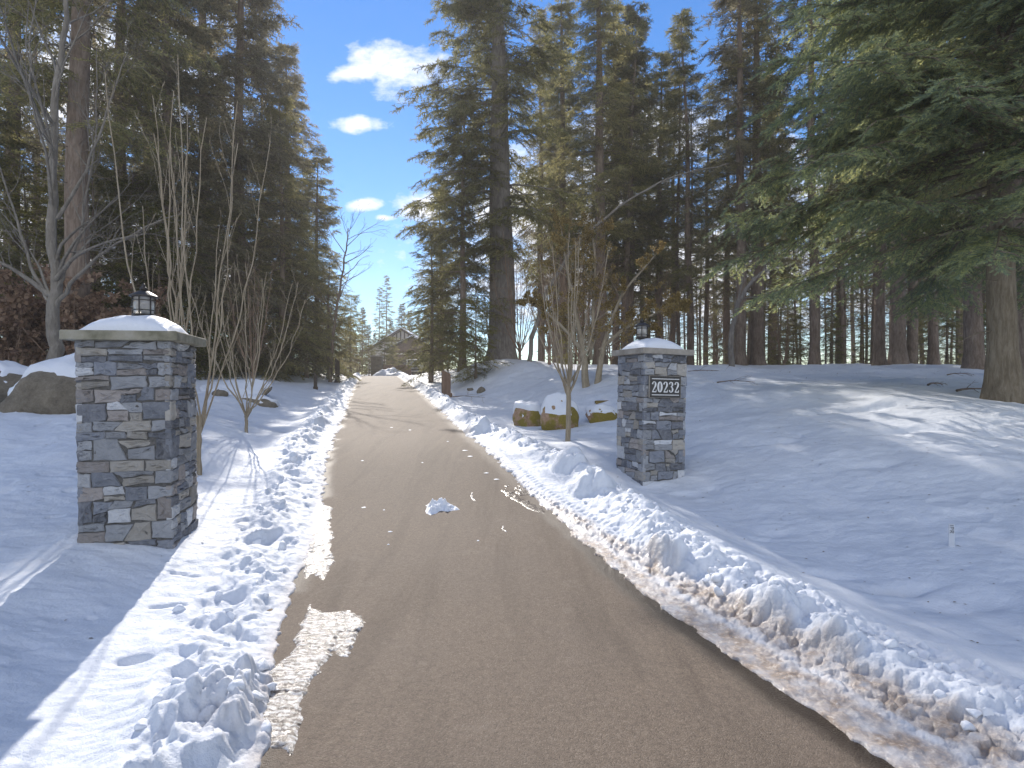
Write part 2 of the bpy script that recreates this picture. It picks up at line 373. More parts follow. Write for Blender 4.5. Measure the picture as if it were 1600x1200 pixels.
def foliage(name, dark, mid_, light, trans=.4, scale=1.3):
    m, t, b, o = mat(name); v = coords(t)
    g = N(t, 'ShaderNodeNewGeometry'); oi = N(t, 'ShaderNodeObjectInfo')
    n = noise(t, scale, 4, .6, v)
    f = M_(t, 'ADD', M_(t, 'MULTIPLY', g.outputs['Random Per Island'], .42), M_(t, 'MULTIPLY', n, .62))
    f = M_(t, 'ADD', f, M_(t, 'MULTIPLY', M_(t, 'SUBTRACT', oi.outputs['Random'], .5), .22))
    c = ramp(t, f, [(.28, dark), (.52, mid_), (.78, light)])
    d = N(t, 'ShaderNodeBsdfDiffuse'); tr = N(t, 'ShaderNodeBsdfTranslucent'); ms = N(t, 'ShaderNodeMixShader')
    L(t, c, d.inputs[0]); hsn = N(t, 'ShaderNodeHueSaturation'); hsn.inputs['Value'].default_value = 1.5; hsn.inputs['Hue'].default_value = .485
    L(t, c, hsn.inputs['Color']); L(t, hsn.outputs[0], tr.inputs[0]); ms.inputs[0].default_value = trans
    L(t, d.outputs[0], ms.inputs[1]); L(t, tr.outputs[0], ms.inputs[2]); t.nodes.remove(b); L(t, ms.outputs[0], o.inputs[0])
    return m
FIR = foliage('fir_needles', (.10, .105, .048), (.205, .205, .09), (.35, .32, .135), .55)
FIRD = foliage('dark_fir_needles', (.10, .095, .060), (.19, .178, .105), (.30, .27, .155), .55)
SPR = foliage('spruce_needles', (.15, .19, .13), (.30, .34, .16), (.52, .50, .20), .5, .9)
CED = foliage('hemlock_needles', (.06, .065, .022), (.13, .14, .04), (.26, .24, .06))
MOSS = foliage('moss', (.13, .095, .035), (.25, .185, .07), (.39, .30, .12), .3)
RUST = foliage('dry_leaves', (.12, .08, .055), (.25, .165, .11), (.40, .29, .20), .4)
def bark(name, c0, c1, c2, sc_=3):
    m, t, b, o = mat(name); v = coords(t, (1, 1, .18)); n = noise(t, sc_ * 4, 7, .7, v, .6); n2 = noise(t, sc_ * .5, 3, .5, coords(t))
    f = M_(t, 'ADD', M_(t, 'MULTIPLY', n, .75), M_(t, 'MULTIPLY', n2, .3))
    L(t, ramp(t, f, [(.3, c0), (.5, c1), (.72, c2)]), b.inputs['Base Color']); b.inputs['Roughness'].default_value = .9
    b.inputs['Specular IOR Level'].default_value = .15; bump(t, b, n, .8, .05); return m
BARK = bark('fir_bark', (.07, .052, .042), (.19, .145, .115), (.33, .27, .225))
BARKG = bark('grey_bark', (.09, .078, .070), (.19, .17, .155), (.32, .30, .275))
BARKR = bark('spruce_bark', (.09, .068, .045), (.21, .17, .12), (.34, .29, .22), 4)
TWIG = bark('tan_twig_bark', (.15, .12, .085), (.30, .25, .18), (.44, .38, .29))
TWIGG = bark('pale_grey_bark', (.10, .088, .075), (.19, .17, .145), (.31, .285, .25))
TWIGB = bark('brown_twig_bark', (.12, .078, .055), (.25, .17, .12), (.38, .28, .21))
CONC = simple('concrete', [(.3, (.13, .125, .085)), (.5, (.25, .235, .18)), (.7, (.34, .32, .27))], 5, .9, .5, .01)
CONCR = simple('clean_concrete', [(.3, (.22, .20, .17)), (.7, (.36, .33, .29))], 6, .9, .5, .01)
MORT = simple('mortar', [(.3, (.07, .068, .065)), (.7, (.15, .145, .14))], 30, .95, .6, .01)
BLACK = simple('black_metal', [(.3, (.018, .016, .015)), (.7, (.045, .040, .036))], 20, .5, .1, .003, .3, spec=.5)
PLATE = simple('plate_black', [(.3, (.012, .012, .013)), (.7, (.022, .021, .022))], 9, .4, .05, .002, spec=.5)
DIGIT = simple('plate_white', [(.3, (.62, .62, .62)), (.7, (.74, .74, .73))], 9, .5, 0)
WOODP = simple('brown_timber', [(.3, (.10, .06, .04)), (.7, (.22, .14, .10))], 9, .8, .4, .01, stretch=(1, 1, .15))
DARKW = simple('dark_timber', [(.3, (.035, .028, .024)), (.7, (.08, .062, .052))], 9, .8, .3, .01, stretch=(1, 1, .15))
STUC = simple('cream_stucco', [(.3, (.62, .57, .50)), (.7, (.72, .67, .60))], 5, .9, .2, .01)
BRICK = simple('brown_cladding', [(.3, (.12, .08, .06)), (.7, (.22, .15, .12))], 6, .9, .3, .02)
ROOFM = simple('shingle', [(.3, (.06, .055, .055)), (.7, (.13, .12, .115))], 8, .9, .4, .02)
GLASSD = simple('dark_glass', [(.3, (.03, .035, .04)), (.7, (.05, .055, .065))], 1, .12, 0, spec=.8)
PAINTW = simple('silver_paint', [(.3, (.50, .52, .54)), (.7, (.60, .61, .63))], 1, .3, 0, spec=.6)
TYRE = simple('tyre_rubber', [(.3, (.018, .018, .018)), (.7, (.03, .03, .03))], 8, .8, 0)
CHROME = simple('light_metal', [(.3, (.5, .5, .5)), (.7, (.62, .62, .62))], 4, .3, 0, metal=.8)
STAKE = simple('white_stake', [(.3, (.52, .55, .60)), (.7, (.60, .62, .67))], 4, .6, 0)
INK = simple('dark_ink', [(.3, (.05, .05, .055)), (.7, (.07, .07, .075))], 4, .7, 0)
def glassy():
    m, t, b, o = mat('seeded_glass'); b.inputs['Base Color'].default_value = (.80, .78, .74, 1); b.inputs['Roughness'].default_value = .25
    b.inputs['Transmission Weight'].default_value = .65; b.inputs['IOR'].default_value = 1.2
    bump(t, b, noise(t, 60, 3, .6, coords(t)), .6, .01); return m
GLASS = glassy()
def stonemat():
    m, t, b, o = mat('stone'); v = coords(t)
    a = attr(t, 'tint'); n = noise(t, 11, 8, .72, v, 1.0); n2 = noise(t, 75, 5, .7, v)
    c = mixc(t, M_(t, 'MULTIPLY', M_(t, 'SUBTRACT', n, .42), 2.2, clamp=True), a.outputs['Color'], mixc(t, .5, a.outputs['Color'], (.42, .43, .45)))
    vein = M_(t, 'MULTIPLY', M_(t, 'SUBTRACT', noise(t, 9, 6, .7, coords(t, (1, 1, 4.5)), 1.5), .60), 7, clamp=True)
    c = mixc(t, M_(t, 'MULTIPLY', vein, .55), c, (.42, .43, .44))
    rs = M_(t, 'MULTIPLY', M_(t, 'SUBTRACT', noise(t, 5, 4, .6, v), .69), 9, clamp=True)
    c = mixc(t, M_(t, 'MULTIPLY', rs, .7), c, (.27, .135, .055))
    dk = M_(t, 'MULTIPLY', M_(t, 'SUBTRACT', .40, n2), 3.5, clamp=True)
    c = mixc(t, M_(t, 'MULTIPLY', dk, .6), c, (.04, .042, .048))
    L(t, c, b.inputs['Base Color']); b.inputs['Roughness'].default_value = .75; b.inputs['Specular IOR Level'].default_value = .3
    bump(t, b, M_(t, 'ADD', n, M_(t, 'MULTIPLY', n2, .5)), .9, .018); return m
STONE = stonemat()
def boulder(name, c0, c1, moss, mossc=(.085, .075, .012)):
    m, t, b, o = mat(name); v = coords(t); n = noise(t, 5, 7, .65, v); n2 = noise(t, 30, 5, .7, v)
    c = ramp(t, M_(t, 'ADD', M_(t, 'MULTIPLY', n, .6), M_(t, 'MULTIPLY', n2, .4)), [(.35, c0), (.65, c1)])
    if moss:
        mf = M_(t, 'MULTIPLY', M_(t, 'SUBTRACT', noise(t, 2.2, 6, .62, v), .5 - moss * .2), 12, clamp=True)
        c = mixc(t, mf, c, mixc(t, n2, tuple(q * .5 for q in mossc), tuple(q * 1.6 for q in mossc)))
    L(t, c, b.inputs['Base Color']); b.inputs['Roughness'].default_value = .9
    bump(t, b, M_(t, 'ADD', n, M_(t, 'MULTIPLY', n2, .6)), .8, .04); return m
B_GREY = boulder('grey_rock', (.09, .075, .055), (.22, .19, .145), 0)
B_MOSS = boulder('mossy_rock', (.22, .13, .08), (.46, .31, .21), .35, (.19, .145, .018))
ICE = None
def make_ice():
    m, t, b, o = mat('ice'); v = coords(t, world=True); n = noise(t, 22, 6, .7, v, .8); n2 = noise(t, 90, 4, .6, v)
    w_ = N(t, 'ShaderNodeTexWave'); w_.inputs['Scale'].default_value = 8; w_.inputs['Distortion'].default_value = 9; w_.inputs['Detail'].default_value = 4; w_.bands_direction = 'Y'; L(t, v, w_.inputs[0])
    f = M_(t, 'ADD', M_(t, 'MULTIPLY', n, .8), M_(t, 'MULTIPLY', w_.outputs['Fac'], .10))
    L(t, ramp(t, f, [(.38, (.12, .095, .075)), (.46, (.34, .31, .28)), (.54, (.62, .61, .60)), (.64, (.78, .78, .79))]), b.inputs['Base Color'])
    b.inputs['Roughness'].default_value = .22; b.inputs['Specular IOR Level'].default_value = .7
    bump(t, b, M_(t, 'ADD', f, M_(t, 'MULTIPLY', n2, .3)), .8, .02); return m
ICE = make_ice()

# ------------------------------------------------------------------ snow ground and driveway
def build_ground():
    nu = 1080
    us = np.concatenate([np.linspace(-2.6, -1.15, 40)[:-1], np.linspace(-1.15, 1.15, nu), np.linspace(1.15, 2.6, 40)[1:]])
    Ys = np.concatenate([np.exp(np.linspace(math.log(1.3), math.log(2.5), 60)[:-1]), np.exp(np.linspace(math.log(2.5), math.log(46), 760)), np.exp(np.linspace(math.log(46), math.log(170), 40))[1:]])
    Ug, Yg = np.meshgrid(us, Ys)
    X = Ug * Yg
    Z, dr, dl, sR, edge = snow(X, Yg)
    Z = np.where(Yg > 90, np.minimum(Z, 2.6), Z)
    nr, nc = X.shape
    v = np.stack([X, Yg, Z], -1).reshape(-1, 3)
    i = np.arange(nr - 1)[:, None] * nc + np.arange(nc - 1)[None]
    f = np.stack([i, i + 1, i + 1 + nc, i + nc], -1).reshape(-1, 4)
    me = npmesh('snow_ground', v, f)
    # dirt: slush on the right edge, a dirty fringe elsewhere
    nse = fbm(X * 3, Yg * 3, 4); n8 = fbm(X * 9, Yg * 9 + 3, 3)
    cR = np.interp(Yg, [1, 2.5, 4.2, 5.4, 7, 9], [1.2, 1.08, .92, .85, 1.0, 1.1])
    sl = (1 - sstep(sR * 1.0, sR + .22, dr + .10 * nse)) * (dr > -.3) * sstep(9.0, 6.5, Yg)
    streak = np.exp(-((dr - sR * .62 - .05 * nse) / .05) ** 2) * sstep(8, 6, Yg)
    wisps = np.exp(-(np.maximum(dr, dl) / .10) ** 2) * .7
    dirt = np.clip(np.maximum(sl * (1 - .55 * streak), wisps * .8), 0, 1) * (.75 + .5 * n8)
    crumb = np.exp(-(((X + 1.44) / .2) ** 2 + ((Yg - 2.95) / .3) ** 2)) * .45 * (nse + .5)
    dirt = np.clip(np.maximum(dirt, crumb), 0, 1)
    dirt = np.maximum(dirt, .10 * sstep(22, 26, Yg))
    wet = np.clip(sl * 1.0, 0, 1)
    soil_and_hole = np.exp(-(((X - 3.50 + (Yg - 5.02) * .4) / .15) ** 2 + ((Yg - 5.02) / .035) ** 2)) * 1.6  # darkness of the drain hole put into the colour at the dip
    soil_and_hole = np.maximum(soil_and_hole, .9 * sstep(.25, .5, fbm(X * .5, Yg * .5, 4)) * sstep(29, 34, Yg) * sstep(4, 8, dr))
    soil_and_hole = np.clip(soil_and_hole, 0, 1)
    col = np.stack([dirt, wet, soil_and_hole, np.ones_like(dirt)], -1).reshape(-1, 4).astype(np.float32)
    a = me.attributes.new('dirt', 'FLOAT_COLOR', 'POINT'); a.data.foreach_set('color', col.ravel())
    o = link('snow_ground', me, SNOW, None, True); tag(o, kind='structure')
    # driveway
    Ys = np.exp(np.linspace(math.log(4), math.log(95), 260)) - 3.2
    ts = np.linspace(0, 1, 60); Yg, Tg = np.meshgrid(Ys, ts, indexing='ij')
    A = xl(Yg) - .25; B = xr(Yg) + np.interp(Yg, [0, 2.5, 7, 9], [.9, .9, .4, .25]); X = A + (B - A) * Tg
    Z = zd(Yg) + .0
    v = np.stack([X, Yg, Z], -1).reshape(-1, 3); nr, nc = X.shape
    i = np.arange(nr - 1)[:, None] * nc + np.arange(nc - 1)[None]
    me = npmesh('driveway', v, np.stack([i, i + 1, i + 1 + nc, i + nc], -1).reshape(-1, 4))
    dr = X - xr(Yg); jag = .06 * fbm(X * 4 + 9, Yg * 4, 4)
    wet = sstep(-.20, -.07, dr + jag) * sstep(9.5, 5, Yg)
    wet = np.maximum(wet, .5 * sstep(-.16, -.02, xl(Yg) - X + jag) * (fbm(X * 2, Yg * 2, 2) > -.1))
    wet = np.maximum(wet, .3 * sstep(-.25, -.05, dr + jag))
    a = me.attributes.new('wet', 'FLOAT', 'POINT'); a.data.foreach_set('value', wet.astype(np.float32).ravel())
    o = link('driveway', me, ASPH, None, True); tag(o, kind='structure')
    # far and rear terrain sheet below everything
    b = MB(); b.add([(-900, -60, -.5), (900, -60, -.5), (900, 1300, -.5), (-900, 1300, -.5)], [(0, 1, 2, 3)])
    o = b.build('far_snow_field', SNOWC); tag(o, kind='structure')
build_ground()

# ------------------------------------------------------------------ things on the drive
def flat_patch(name, outline, thick, material, label, cat, res=.02, group=None, amp=.3):
    """thin sheet of ice or snow with a ragged outline, domed by thick"""
    P = np.array(outline, float)
    x0, y0 = P.min(0) - .03; x1, y1 = P.max(0) + .03
    nx = int((x1 - x0) / res) + 1; ny = int((y1 - y0) / res) + 1
    X, Y = np.meshgrid(np.linspace(x0, x1, nx), np.linspace(y0, y1, ny))
    jx = X + .02 * fbm(X * 14, Y * 14, 3) + .05 * fbm(X * 4, Y * 4, 3); jy = Y + .02 * fbm(X * 14 + 8, Y * 14, 3) + .06 * fbm(X * 4 + 5, Y * 4, 3)
    ins = np.zeros(X.shape, bool); dist = np.full(X.shape, 9.)
    for k in range(len(P)):
        a = P[k]; b = P[(k + 1) % len(P)]
        c = (a[1] > jy) != (b[1] > jy)
        with np.errstate(divide='ignore', invalid='ignore'):
            xi = (b[0] - a[0]) * (jy - a[1]) / (b[1] - a[1]) + a[0]
        ins ^= c & (jx < xi)
        ab = b - a; t = np.clip(((jx - a[0]) * ab[0] + (jy - a[1]) * ab[1]) / (ab @ ab), 0, 1)
        dist = np.minimum(dist, np.hypot(jx - a[0] - t * ab[0], jy - a[1] - t * ab[1]))
    sd = np.where(ins, dist, -dist)
    Z = zd(Y) - .004 + thick * sstep(-.004, max(.03, thick * 2), sd) * (1 + amp * fbm(X * 18, Y * 18, 3)) - .010 * (fbm(X * 5 + 3, Y * 5, 4) > .28) * (thick < .03)
    keep = sd > -.006
    nr, nc = X.shape; idx = np.arange(nr * nc).reshape(nr, nc)
    q = keep[:-1, :-1] & keep[1:, :-1] & keep[:-1, 1:] & keep[1:, 1:]
    f = np.stack([idx[:-1, :-1], idx[:-1, 1:], idx[1:, 1:], idx[1:, :-1]], -1)[q]
    used = np.unique(f); remap = np.zeros(nr * nc, int); remap[used] = np.arange(len(used))
    v = np.stack([X, Y, Z], -1).reshape(-1, 3)[used]
    ctr = v.mean(0); me = npmesh(name, v - ctr, remap[f]); o = link(name, me, material, None, True); o.location = ctr
    return tag(o, label, cat, group)
def gp(px, py):  # a point of the drive surface seen at a pixel
    Y = np.linspace(2, 45, 4000); pyy = 600 + F * (CAMZ - zd(Y)) / Y
    y = float(np.interp(-py, -pyy, Y)); return ((px - 800) / F * y, y)
flat_patch('ice_patch', [gp(*p) for p in ((487, 940), (505, 955), (560, 955), (573, 968), (553, 1010), (540, 1027), (520, 1018), (505, 1045), (480, 1078), (472, 1134), (468, 1180),
                                          (408, 1180), (404, 1100), (415, 1060), (440, 1040), (462, 1015), (455, 1000), (478, 965))], .02, ICE, 'large patch of rough white ice with tyre marks at near left drive edge', 'ice', .012)
flat_patch('ice_patch', [gp(*p) for p in ((494, 780), (519, 795), (518, 850), (525, 870), (508, 905), (500, 912), (492, 895), (480, 905), (470, 880), (480, 840), (490, 800))], .02, ICE,
           'narrow strip of bright ice along left drive edge beside the stone pillar', 'ice', .014)
flat_patch('snow_clump', [gp(*p) for p in ((663, 790), (672, 786), (695, 785), (723, 796), (700, 800), (688, 800), (672, 808), (662, 803))], .075, SNOWC,
           'small white snow clump lying alone in the middle of the drive', 'snow clump', .012, amp=1.2)
for (a, b, s, t_) in ((739, 776, 14, 'elongated ice scrap on the drive right of the snow clump'), (788, 829, 14, 'thin ice scrap on the drive nearer than the snow clump'), (829, 873, 10, 'tiny ice scrap nearest the camera on right half of the drive')):
    x, y = gp(a, b); r = s / F * y
    flat_patch('ice_scrap', [(x - r * .5, y + r * 1.8), (x - r * .1, y + r * 1.6), (x + r * .5, y - r * 1.4), (x + r * .3, y - r * 2), (x - r * .1, y - r * .6)], .012, ICE, t_, 'ice', .008)
def slab(pxs, label):
    flat_patch('slush_patch', [gp(*p) for p in pxs], .008, SLUSH, label, 'slush', .02)
SLUSH = simple('thin_slush', [(.35, (.07, .052, .04)), (.6, (.17, .14, .115))], 20, .25, .5, .01, spec=.5)
slab(((790, 757), (822, 760), (838, 772), (812, 775), (850, 792), (852, 803), (828, 797), (800, 780), (785, 768)), 'thin melted slush patch on the right half of the drive')
fl = []
rs = np.random.RandomState(3)
fv = []; ff = []
for (a, b, s) in ((610, 831, 2.5), (607, 851, 1.8), (600, 797, 1.6), (569, 793, 2.8), (566, 720, 2.2), (726, 704, 3.5), (735, 713, 3.5), (760, 739, 3), (775, 749, 4), (660, 723, 1.5), (747, 845, 1.5), (700, 690, 1.5), (640, 672, 2), (612, 668, 2)):
    x, y = gp(a, b); r = s / F * y; z = float(zd(y)); n0 = len(fv); k = 9
    for j in range(k):
        q = r * rs.uniform(.6, 1.3); fv.append((x + q * math.cos(j * 6.283 / k) * 1.3, y + q * 1.5 * math.sin(j * 6.283 / k), z + .001))
    fv.append((x, y, z + .012)); ff += [(n0 + j, n0 + (j + 1) % k, n0 + k) for j in range(k)]
o = link('snow_flecks', npmesh('snow_flecks', fv, ff), SNOWC); tag(o, 'scattered white snow flecks on the brown drive', 'snow flecks', kind='stuff')

# clods of broken snow along both banks
def ico(sub):
    import bmesh
    bm = bmesh.new(); bmesh.ops.create_icosphere(bm, subdivisions=sub, radius=1)
    v = np.array([p.co[:] for p in bm.verts]); f = np.array([[q.index for q in p.verts] for p in bm.faces]); bm.free(); return v, f
IV2, IF2 = ico(2); IV3, IF3 = ico(3); IV4, IF4 = ico(4)
def clods():
    rs = np.random.RandomState(5); vs = []; fs = []; n = 0
    items = []
    for k in range(300):
        Y = float(np.exp(rs.uniform(math.log(2.6), math.log(24)))); side = rs.rand() < .78
        if side:
            off = np.interp(Y, [2.5, 4.2, 5.4, 7, 9, 10, 13, 20], [1.0, .92, .85, 1.0, 1.1, .9, .55, .42]) + rs.normal(0, .16); x = float(xr(Y)) + max(off, .42 if Y < 7 else .2)
        else:
            off = np.interp(Y, [2.5, 4.5, 6, 9, 12, 20], [.40, .42, .62, .6, .6, .5]) + rs.normal(0, .16); x = float(xl(Y)) - max(off, .12)
        r = rs.uniform(.018, .055) * (1 + .03 * Y); 
        if rs.rand() < .10: r *= 1.6
        items.append((x, Y, r))
    for k in range(26):
        items.append((-1.42 + rs.normal(0, .16), 3.05 + rs.normal(0, .22), rs.uniform(.02, .075)))
    xs = np.array([i[0] for i in items]); ys = np.array([i[1] for i in items]); zs = snow(xs, ys)[0]
    for (x, y, r), z in zip(items, zs):
        A = rs.normal(size=(3, 3)); Q, _ = np.linalg.qr(A)
        sc_ = rs.uniform(.6, 1.25, 3)
        v = IV2 * sc_
        for _ in range(7):   # facets: shear off by planes
            nrm = rs.normal(size=3); nrm /= np.linalg.norm(nrm); d = v @ nrm; lim = rs.uniform(.25, .7); ex = np.maximum(d - lim, 0); v = v - ex[:, None] * nrm * .9
        v = v + .05 * np.sin(v[:, [1, 2, 0]] * 5 + rs.rand() * 6)
        v = (v @ Q.T) * r + np.array([x, y, z + r * .02]); vs.append(v); fs.append(IF2 + n); n += len(v)
    me = npmesh('snow_clods', np.concatenate(vs), np.concatenate(fs)); o = link('snow_clods', me, SNOWC, None, True)
    tag(o, 'broken white snow clods strewn over the ploughed banks', 'snow clods', kind='stuff')
clods()

# ------------------------------------------------------------------ stone pillars
def masonry(w_, h, seed, name, parent, br=1.0):
    rs = np.random.RandomState(seed); vs = []; fs = []; tint = []
    pal = [((.125, .136, .160), .27), ((.19, .198, .213), .24), ((.085, .09, .104), .12), ((.23, .215, .192), .13), ((.37, .38, .40), .13), ((.205, .185, .175), .11)]
    pc = [p for p, _ in pal]; pw = np.array([q for _, q in pal]); pw /= pw.sum()
    def stone(Mt, poly, depth):
        """poly: corners in (u,v) on a face, Mt maps (u, depth, v) -> local"""
        P = np.array(poly); c = P.mean(0)
        # densify the outline
        E = []
        for k in range(len(P)):
            a, b = P[k], P[(k + 1) % len(P)]
            for t in (0, .33, .66): E.append(a + (b - a) * t + (rs.normal(0, .006, 2) if t else 0))
        E = np.array(E); n = len(E)
        size = max(.02, min(P[:, 0].ptp() if hasattr(P[:, 0], 'ptp') else np.ptp(P[:, 0]), np.ptp(P[:, 1])))
        rings = [(1.0, -.03), (.985, depth * .55), (1 - .012 / size, depth * .9), (1 - .03 / size, depth)]
        base_i = len(vs); tiltu, tiltv = rs.normal(0, .05, 2)
        for s_, d in rings:
            for e in E:
                q = c + (e - c) * max(s_, .5); dd = d + (((q - c)[0] * tiltu + (q - c)[1] * tiltv) if d > 0 else 0) + (rs.normal(0, .0022) if d > 0 else 0)
                vs.append(Mt(q[0], dd, q[1]))
        # inner ring and centre
        for e in E:
            q = c + (e - c) * .45; vs.append(Mt(q[0], depth + rs.normal(.002, .008) + (q - c)[0] * tiltu + (q - c)[1] * tiltv, q[1]))
        vs.append(Mt(c[0], depth + rs.normal(.003, .004), c[1]))
        col = np.array(pc[rs.choice(len(pc), p=pw)]) * rs.uniform(.75, 1.3) * br
        nf = 0
        for r in range(4):
            for k in range(n):
                k2 = (k + 1) % n; a = base_i + r * n
                fs.append((a + k, a + k2, a + n + k2, a + n + k)); nf += 1
        a = base_i + 4 * n
        for k in range(n): fs.append((a + k, a + (k + 1) % n, base_i + 5 * n, base_i + 5 * n)); nf += 1
        tint.extend([(*col, 1)] * nf)
    hw = w_ / 2
    faces = [lambda u, d, v: (u, -hw - d, v), lambda u, d, v: (hw + d, u, v), lambda u, d, v: (-u, hw + d, v), lambda u, d, v: (-hw - d, -u, v)]
    for fi, Mt in enumerate(faces):
        z = -.35; alt = fi % 2; 
        rsl = np.random.RandomState(seed * 7)     # same course heights on each face
        while z < h - .02:
            ch = rsl.choice([rsl.uniform(.07, .11), rsl.uniform(.12, .17), rsl.uniform(.17, .22)], p=[.3, .4, .3])
            if z + ch > h - .05: ch = h - z
            alt = 1 - alt
            ov = .022
            a = rs.uniform(.16, .26) if alt else rs.uniform(.09, .15); b = rs.uniform(.16, .26) if alt else rs.uniform(.09, .15)
            cuts = [-hw - ov, -hw + a]
            rem = hw - b; x = -hw + a
            while x < rem - .13:
                s_ = rs.uniform(.12, .34)
                if rem - (x + s_) < .08: break
                x += s_; cuts.append(x)
            cuts += [rem, hw + ov]
            g = .0035
            slant = [0] + [rs.normal(0, .032) if 1 < k < len(cuts) - 2 else 0 for k in range(1, len(cuts) - 1)] + [0]
            wav = [rs.normal(0, .006) for _ in cuts]
            for k in range(len(cuts) - 1):
                x0, x1 = cuts[k], cuts[k + 1]
                p = [(x0 + g - slant[k], z + g), (x1 - g - slant[k + 1], z + g), (x1 - g + slant[k + 1], z + ch - g), (x0 + g + slant[k], z + ch - g)]
                corner = k in (0, len(cuts) - 2)
                dep = .022 + (0 if corner else rs.uniform(-.008, .010))
                p = [(a_, b_ + rs.normal(0, .009)) for a_, b_ in p]
                if ch > .11 and rs.rand() < (.3 if corner else .3 + (ch - .11) * 5):
                    m1 = rs.uniform(.35, .65); m2 = np.clip(m1 + (0 if corner else rs.normal(0, .15)), .25, .75)
                    za, zb = z + ch * m1, z + ch * m2
                    stone(Mt, [p[0], p[1], (p[1][0], zb - g), (p[0][0], za - g)], dep); stone(Mt, [(p[0][0], za + g), (p[1][0], zb + g), p[2], p[3]], dep + rs.uniform(-.006, .006))
                else: stone(Mt, p, dep)
            z += ch
    vsn = np.array(vs); q = np.array(fs)
    me = bpy.data.meshes.new(name)
    ff_ = [tuple(r) if r[2] != r[3] else tuple(r[:3]) for r in q.tolist()]
    me.from_pydata(vsn.tolist(), [], ff_); me.update()
    a = me.attributes.new('tint', 'FLOAT_COLOR', 'FACE'); a.data.foreach_set('color', np.array(tint, np.float32).ravel())
    o = link(name, me, STONE, parent)
    c = MB(); c.box(-hw - .004, hw + .004, -hw - .004, hw + .004, -.4, h); c.build('mortar_core', MORT, o)
    return o
def snow_dome(name, half, h, parent, z0, seed=0):
    n = 40; g = np.linspace(-1, 1, n); X, Y = np.meshgrid(g, g)
    Z = np.clip(1 - np.abs(X) ** 2.6, 0, 1) ** .55 * np.clip(1 - np.abs(Y) ** 2.6, 0, 1) ** .55
    Z = Z * h * (1 + .10 * fbm(X * 2 + seed, Y * 2, 3)) + .004 * fbm(X * 12 + seed, Y * 12, 2)
    jx = X * half * (1 + .03 * fbm(X * 3, Y * 3 + seed, 2)); jy = Y * half * (1 + .03 * fbm(X * 3 + 5, Y * 3 + seed, 2))
    Z[0] = Z[-1] = 0; Z[:, 0] = Z[:, -1] = 0
    v = np.stack([jx, jy, Z + z0 - .001], -1).reshape(-1, 3); i = np.arange(n - 1)[:, None] * n + np.arange(n - 1)[None]
    return link(name, npmesh(name, v, np.stack([i, i + 1, i + 1 + n, i + n], -1).reshape(-1, 4)), SNOWC, parent, True)
def make_pillar(cx, cy, z0, rz, h, seed, capm, label, lean=(0, 0)):
    t = empty('stone_pillar', (cx, cy, z0), R(rz), label, 'pillar', 'stone gate pillars')
    t.rotation_euler = (R(lean[0]), R(lean[1]), R(rz))
    W = .80; th = .092
    masonry(W - .044, h - th, seed, 'stonework', t, 1.28 if seed == 4 else 1.42)
    b = MB(); q = W / 2 + .085; b.box(-q, q, -q, q, h - th, h)
    me_ = b.build('capstone', capm, t, .012, False, 3)
    snow_dome('snow_cap', W / 2 - .02, .19, t, h, seed)
    return t
LP = make_pillar(-3.786, 5.64, .22, 14.2, 1.985, 4, CONC, 'left stone gate pillar with lichen-stained concrete cap and no plate', (0, -.6))
RP = make_pillar(2.275, 9.115, .10, 20.5, 2.16, 9, CONCR, 'right stone gate pillar carrying the black number plate', (0, 1.2))
# number plate on the right pillar
pl = MB(); pl.box(-.33, .25, -.448, -.425, 1.385, 1.72); plate = pl.build('number_plate', PLATE, RP, .004)
fr = MB()
for (a, b, c, d) in ((-.295, .215, 1.672, 1.684), (-.295, .215, 1.420, 1.432)): fr.box(a, b, -.4515, -.447, c, d)
fr.build('plate_lines', DIGIT, plate)
fr = MB()
for (a, b, c, d) in ((-.336, .256, 1.721, 1.727), (-.336, .256, 1.378, 1.384), (-.3365, -.3305, 1.3785, 1.7265), (.2505, .2565, 1.3785, 1.7265)): fr.box(a, b, -.446, -.42, c, d)
fr.build('plate_rim', CONCR, plate)
# serif digits as outlines
def dig(kind):
    """strokes: list of (x,z,halfwidth) chains, thick and thin like the plate's condensed serif figures"""
    if kind == '0': return [[(.5 + .33 * math.cos(a), .5 + .42 * math.sin(a), .055 + .115 * abs(math.cos(a))) for a in np.linspace(0, 2 * math.pi, 29)]]
    if kind == '2':
        ch = [(.20, .72, .13), (.20, .80, .10), (.32, .91, .06), (.50, .93, .055), (.70, .88, .10), (.77, .74, .15), (.72, .58, .14), (.55, .42, .10), (.36, .26, .07), (.20, .10, .06)]
        return [ch, [(.14, .09, .085), (.5, .085, .085), (.84, .09, .085)], [(.84, .06, .05), (.86, .18, .04), (.87, .27, .03)]]
    if kind == '3':
        return [[(.19, .75, .12), (.22, .84, .09), (.35, .92, .055), (.52, .92, .06), (.70, .86, .11), (.74, .72, .15), (.66, .60, .10), (.48, .535, .045), (.38, .53, .04)],
                [(.48, .535, .045), (.68, .47, .10), (.78, .32, .15), (.72, .15, .11), (.52, .07, .06), (.35, .07, .055), (.22, .15, .09), (.18, .25, .12)]]
